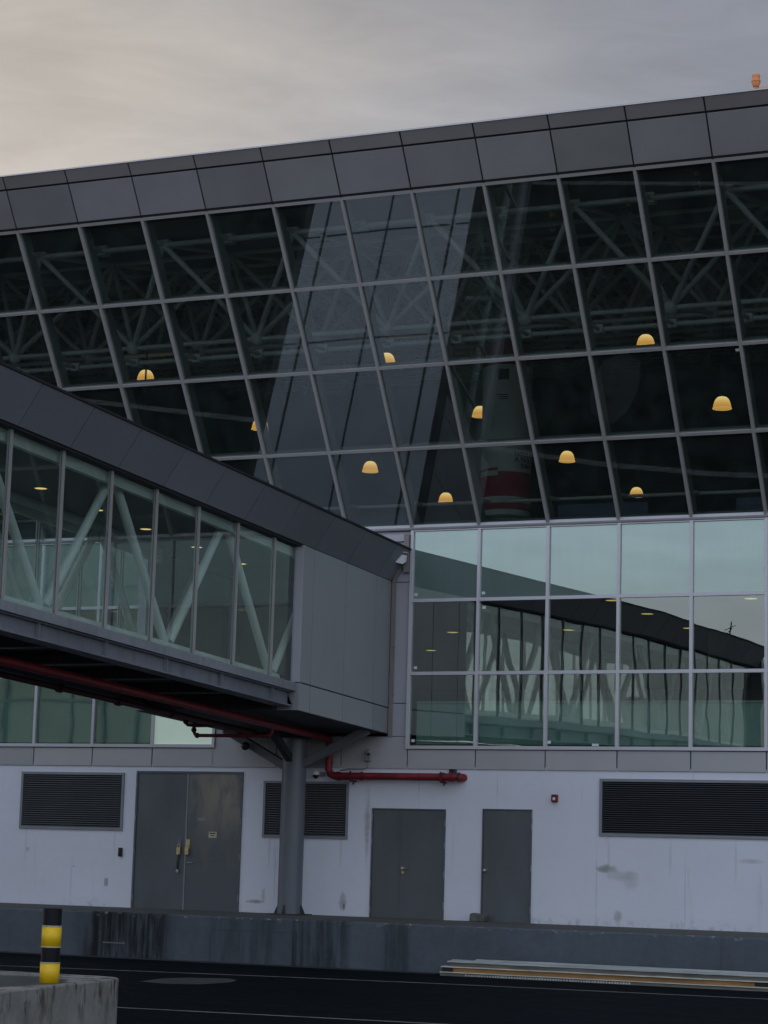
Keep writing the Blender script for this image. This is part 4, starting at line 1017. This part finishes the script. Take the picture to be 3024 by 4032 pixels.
# ------------------------------------------------------------------ plinth and bollard
def plinth():
    top, zc = [], 0.50
    # outline, anticlockwise; rounded corner near the road
    pts = [(-6, -18.9), (-6, -30), (5.95, -30), (5.14, -22.4)]
    cxp, cyp, r = 4.21, -19.35, 0.45
    for k in range(13):
        a = R(5 + 85 * k / 12); pts.append((cxp + r * math.cos(a), cyp + r * math.sin(a)))
    b = MB(); n = len(pts)
    def ins(p, d):
        v = Vector((p[0] + 0.4, p[1] + 24)); return (p[0] - v.x / v.length * d, p[1] - v.y / v.length * d)
    rings = [[(x, y, G - 0.05) for x, y in pts], [(x, y, zc - 0.02) for x, y in pts], [(*ins(p, 0.008), zc - 0.005) for p in pts], [(*ins(p, 0.025), zc) for p in pts]]
    b.add([p for rg in rings for p in rg], [(k * n + i, k * n + (i + 1) % n, (k + 1) * n + (i + 1) % n, (k + 1) * n + i) for k in range(3) for i in range(n)] + [tuple(range(3 * n, 4 * n))])
    tag(b.build('concrete_island', 'plinth'), 'stained concrete island with rounded corner carrying the striped bollard', 'kerb island')
plinth()
t = thing('bollard', (4.59, -20.63, 0.50), 'round black bollard with two yellow reflective bands on the concrete island', 'bollard')
bx, by, bz, br, H = 4.59, -20.63, 0.50, 0.106, 0.815
MB().lathe([(br, 0.0), (br, H - 0.006), (br - 0.006, H), (0.001, H)], (bx, by, bz), 40).build('post', 'bblack', t)
for z0, z1 in ((0.0, 0.275), (0.475, 0.768)):
    MB().lathe([(br + 0.001, z0 * H), (br + 0.004, z0 * H), (br + 0.004, z1 * H), (br + 0.001, z1 * H)], (bx, by, bz), 40).build('yellow_band', 'yellow', t)
    for z in ((z1,) if z0 == 0 else (z0 + 0.012, z1)):
        MB().lathe([(br + 0.002, z * H - 0.012), (br + 0.0055, z * H - 0.012), (br + 0.0055, z * H + 0.002), (br + 0.002, z * H + 0.002)], (bx, by, bz), 40).build('band_edge', 'trim', t)

# ------------------------------------------------------------------ pile of steel sections by the dock
def bent(b, prof, xs, wob=0.0):
    """Sweep a (y,z) profile along x with a little sag and wobble."""
    n = len(prof); rows = []
    for x in xs:
        dy, dz_ = random.uniform(-wob, wob), random.uniform(-wob, wob) * 0.5
        rows.append([(x, y + dy, z + dz_) for y, z in prof])
    vs = [p for r_ in rows for p in r_]
    return b.add(vs, [(i * n + k, i * n + (k + 1) % n, (i + 1) * n + (k + 1) % n, (i + 1) * n + k) for i in range(len(xs) - 1) for k in range(n)] + [tuple(range(n)), tuple(range((len(xs) - 1) * n, len(xs) * n))[::-1]])
xs = lambda a, b_, n: [a + (b_ - a) * i / n for i in range(n + 1)]
YF = -4.20
t = thing('perforated_rail', (2.56, YF, G), 'silver perforated rail lying lowest in the pile by the dock', 'metal rail', 'steel sections piled by the dock')
bent(MB(), [(YF, G + 0.001), (YF, G + 0.045), (YF + 0.18, G + 0.05), (YF + 0.18, G + 0.001)], xs(2.56, 13, 30), 0.003).build('rail_body', 'oldgrey', t)
b = MB()
for k in range(60):
    x = 3.05 + 0.052 * k + random.uniform(-0.004, 0.004); h = random.uniform(0.026, 0.036); b.box(x, x + random.uniform(0.028, 0.042), YF - 0.012, YF - 0.004, G + 0.008, G + 0.008 + h)
b.build('rail_tabs', 'galv', t)
t = thing('rusty_beam', (2.56, YF, G + 0.06), 'long rust brown beam with cream flanges in the middle of the pile by the dock', 'steel beam', 'steel sections piled by the dock')
z0 = G + 0.056
bent(MB(), [(YF - 0.02, z0), (YF - 0.02, z0 + 0.016), (YF + 0.20, z0 + 0.02), (YF + 0.20, z0)], xs(2.56, 13, 30), 0.003).build('bottom_flange', 'cream', t)
bent(MB(), [(YF - 0.02, z0 + 0.098), (YF - 0.02, z0 + 0.114), (YF + 0.20, z0 + 0.118), (YF + 0.20, z0 + 0.10)], xs(2.58, 13, 30), 0.003).build('top_flange', 'cream', t)
bent(MB(), [(YF + 0.03, z0 + 0.021), (YF + 0.03, z0 + 0.096), (YF + 0.10, z0 + 0.096), (YF + 0.10, z0 + 0.021)], xs(2.80, 8.35, 20), 0.002).build('web', 'rust', t)
MB().box(2.60, 2.80, YF - 0.005, YF + 0.10, z0 + 0.022, z0 + 0.095).build('end_cap', 'black', t)
MB().box(8.35, 13, YF + 0.06, YF + 0.10, z0 + 0.022, z0 + 0.095).build('web_end', 'black', t)
t = thing('galvanised_channel', (2.68, -4.02, G + 0.18), 'dented galvanised channel lying on top of the rust brown beam', 'steel channel', 'steel sections piled by the dock')
z1 = z0 + 0.122
bent(MB(), [(-4.17, z1 + 0.065), (-4.17, z1 + 0.078), (-3.86, z1 + 0.105), (-3.86, z1 + 0.09)], xs(2.68, 13, 60), 0.006).build('top_sheet', 'galv', t)
bent(MB(), [(-4.12, z1), (-4.12, z1 + 0.064), (-4.10, z1 + 0.064), (-4.10, z1)], xs(2.72, 13, 60), 0.005).build('side_web', 'oldgrey', t)
t = thing('galvanised_angle', (3.08, -3.7, G), 'pale galvanised angle standing behind the pile against the dock', 'steel angle', 'steel sections piled by the dock')
bent(MB(), [(-3.84, G), (-3.84, 0.205), (-3.80, 0.222), (-3.80, G)], xs(3.08, 13, 50), 0.004).build('upright_leg', 'galv', t)
bent(MB(), [(-3.80, 0.212), (-3.80, 0.23), (-3.66, 0.238), (-3.66, 0.222)], xs(3.08, 13, 50), 0.004).build('top_leg', 'galv', t)
MB().box(3.0, 3.15, -3.78, -3.68, G, 0.20).build('support_block', 'oldgrey', t)

# the other wing, where the bridge comes from (mirrored in the glass left of the bridge)
wg = thing('terminal_wing', (-40, -34, G), 'second glazed terminal wing across the apron left of the bridge', 'building')
MB().box(-70, -20, -44, -32.1, G, 14.5).build('wing_core', 'panel', wg)
MB().box(-70.4, -19.6, -44.4, -31.4, 14.5, 15.3).build('wing_roof', 'fascia', wg)
wgl = backed_glass('wing_glass', (0.30, 0.37, 0.335), 0.06, 0.0006, 0.8)
for r_ in range(6):
    MB().box(-70, -20, -32.098, -32.07, 1.2 + 2.2 * r_, 1.2 + 2.2 * r_ + 2.2).build('wing_glazing', wgl, wg)
for k in range(34): MB().box(-70 + 1.5 * k - 0.05, -70 + 1.5 * k + 0.05, -32.07, -31.95, 1.2, 14.4).build('wing_mullion', 'gsteel', wg)
for r_ in range(7): MB().box(-70, -20, -32.069, -31.96, 1.2 + 2.2 * r_ - 0.05, 1.2 + 2.2 * r_ + 0.05).build('wing_transom', 'gsteel', wg)

# ------------------------------------------------------------------ what stands across the apron (seen mirrored in the glass)
def far_wood():
    b = MB()
    for k in range(70):
        x = -190 + 5.6 * k + random.uniform(-2, 2); y = -230 + random.uniform(-14, 14); r = random.uniform(3, 6)
        b.ball((x, y, r * 0.5 + random.uniform(0, 2.0)), r, 8, 5)
    o = b.build('far_wood', 'tree_far'); o['kind'] = 'stuff'
far_wood()
for x, y, w_, h_, lab in ((30, -150, 26, 6, 'low pale apron building across the road'), (-46, -170, 20, 17, 'tall sandy building far across the apron'), (-24, -180, 30, 9, 'long low sandy hangar far across the apron')):
    t = thing('far_building', (x, y, G), lab, 'building')
    MB().box(x, x + w_, y, y + 12, G, h_).build('wall', 'far_wall', t)
    MB().box(x - 0.4, x + w_ + 0.4, y - 0.4, y + 12.4, h_, h_ + 0.5).build('roof', 'soffit', t)
    for k in range(int(w_ // 4)): MB().box(x + 1 + 4 * k, x + 3.4 + 4 * k, y + 12.001, y + 12.05, 1.5, 3.6).build('window', 'dark', t)
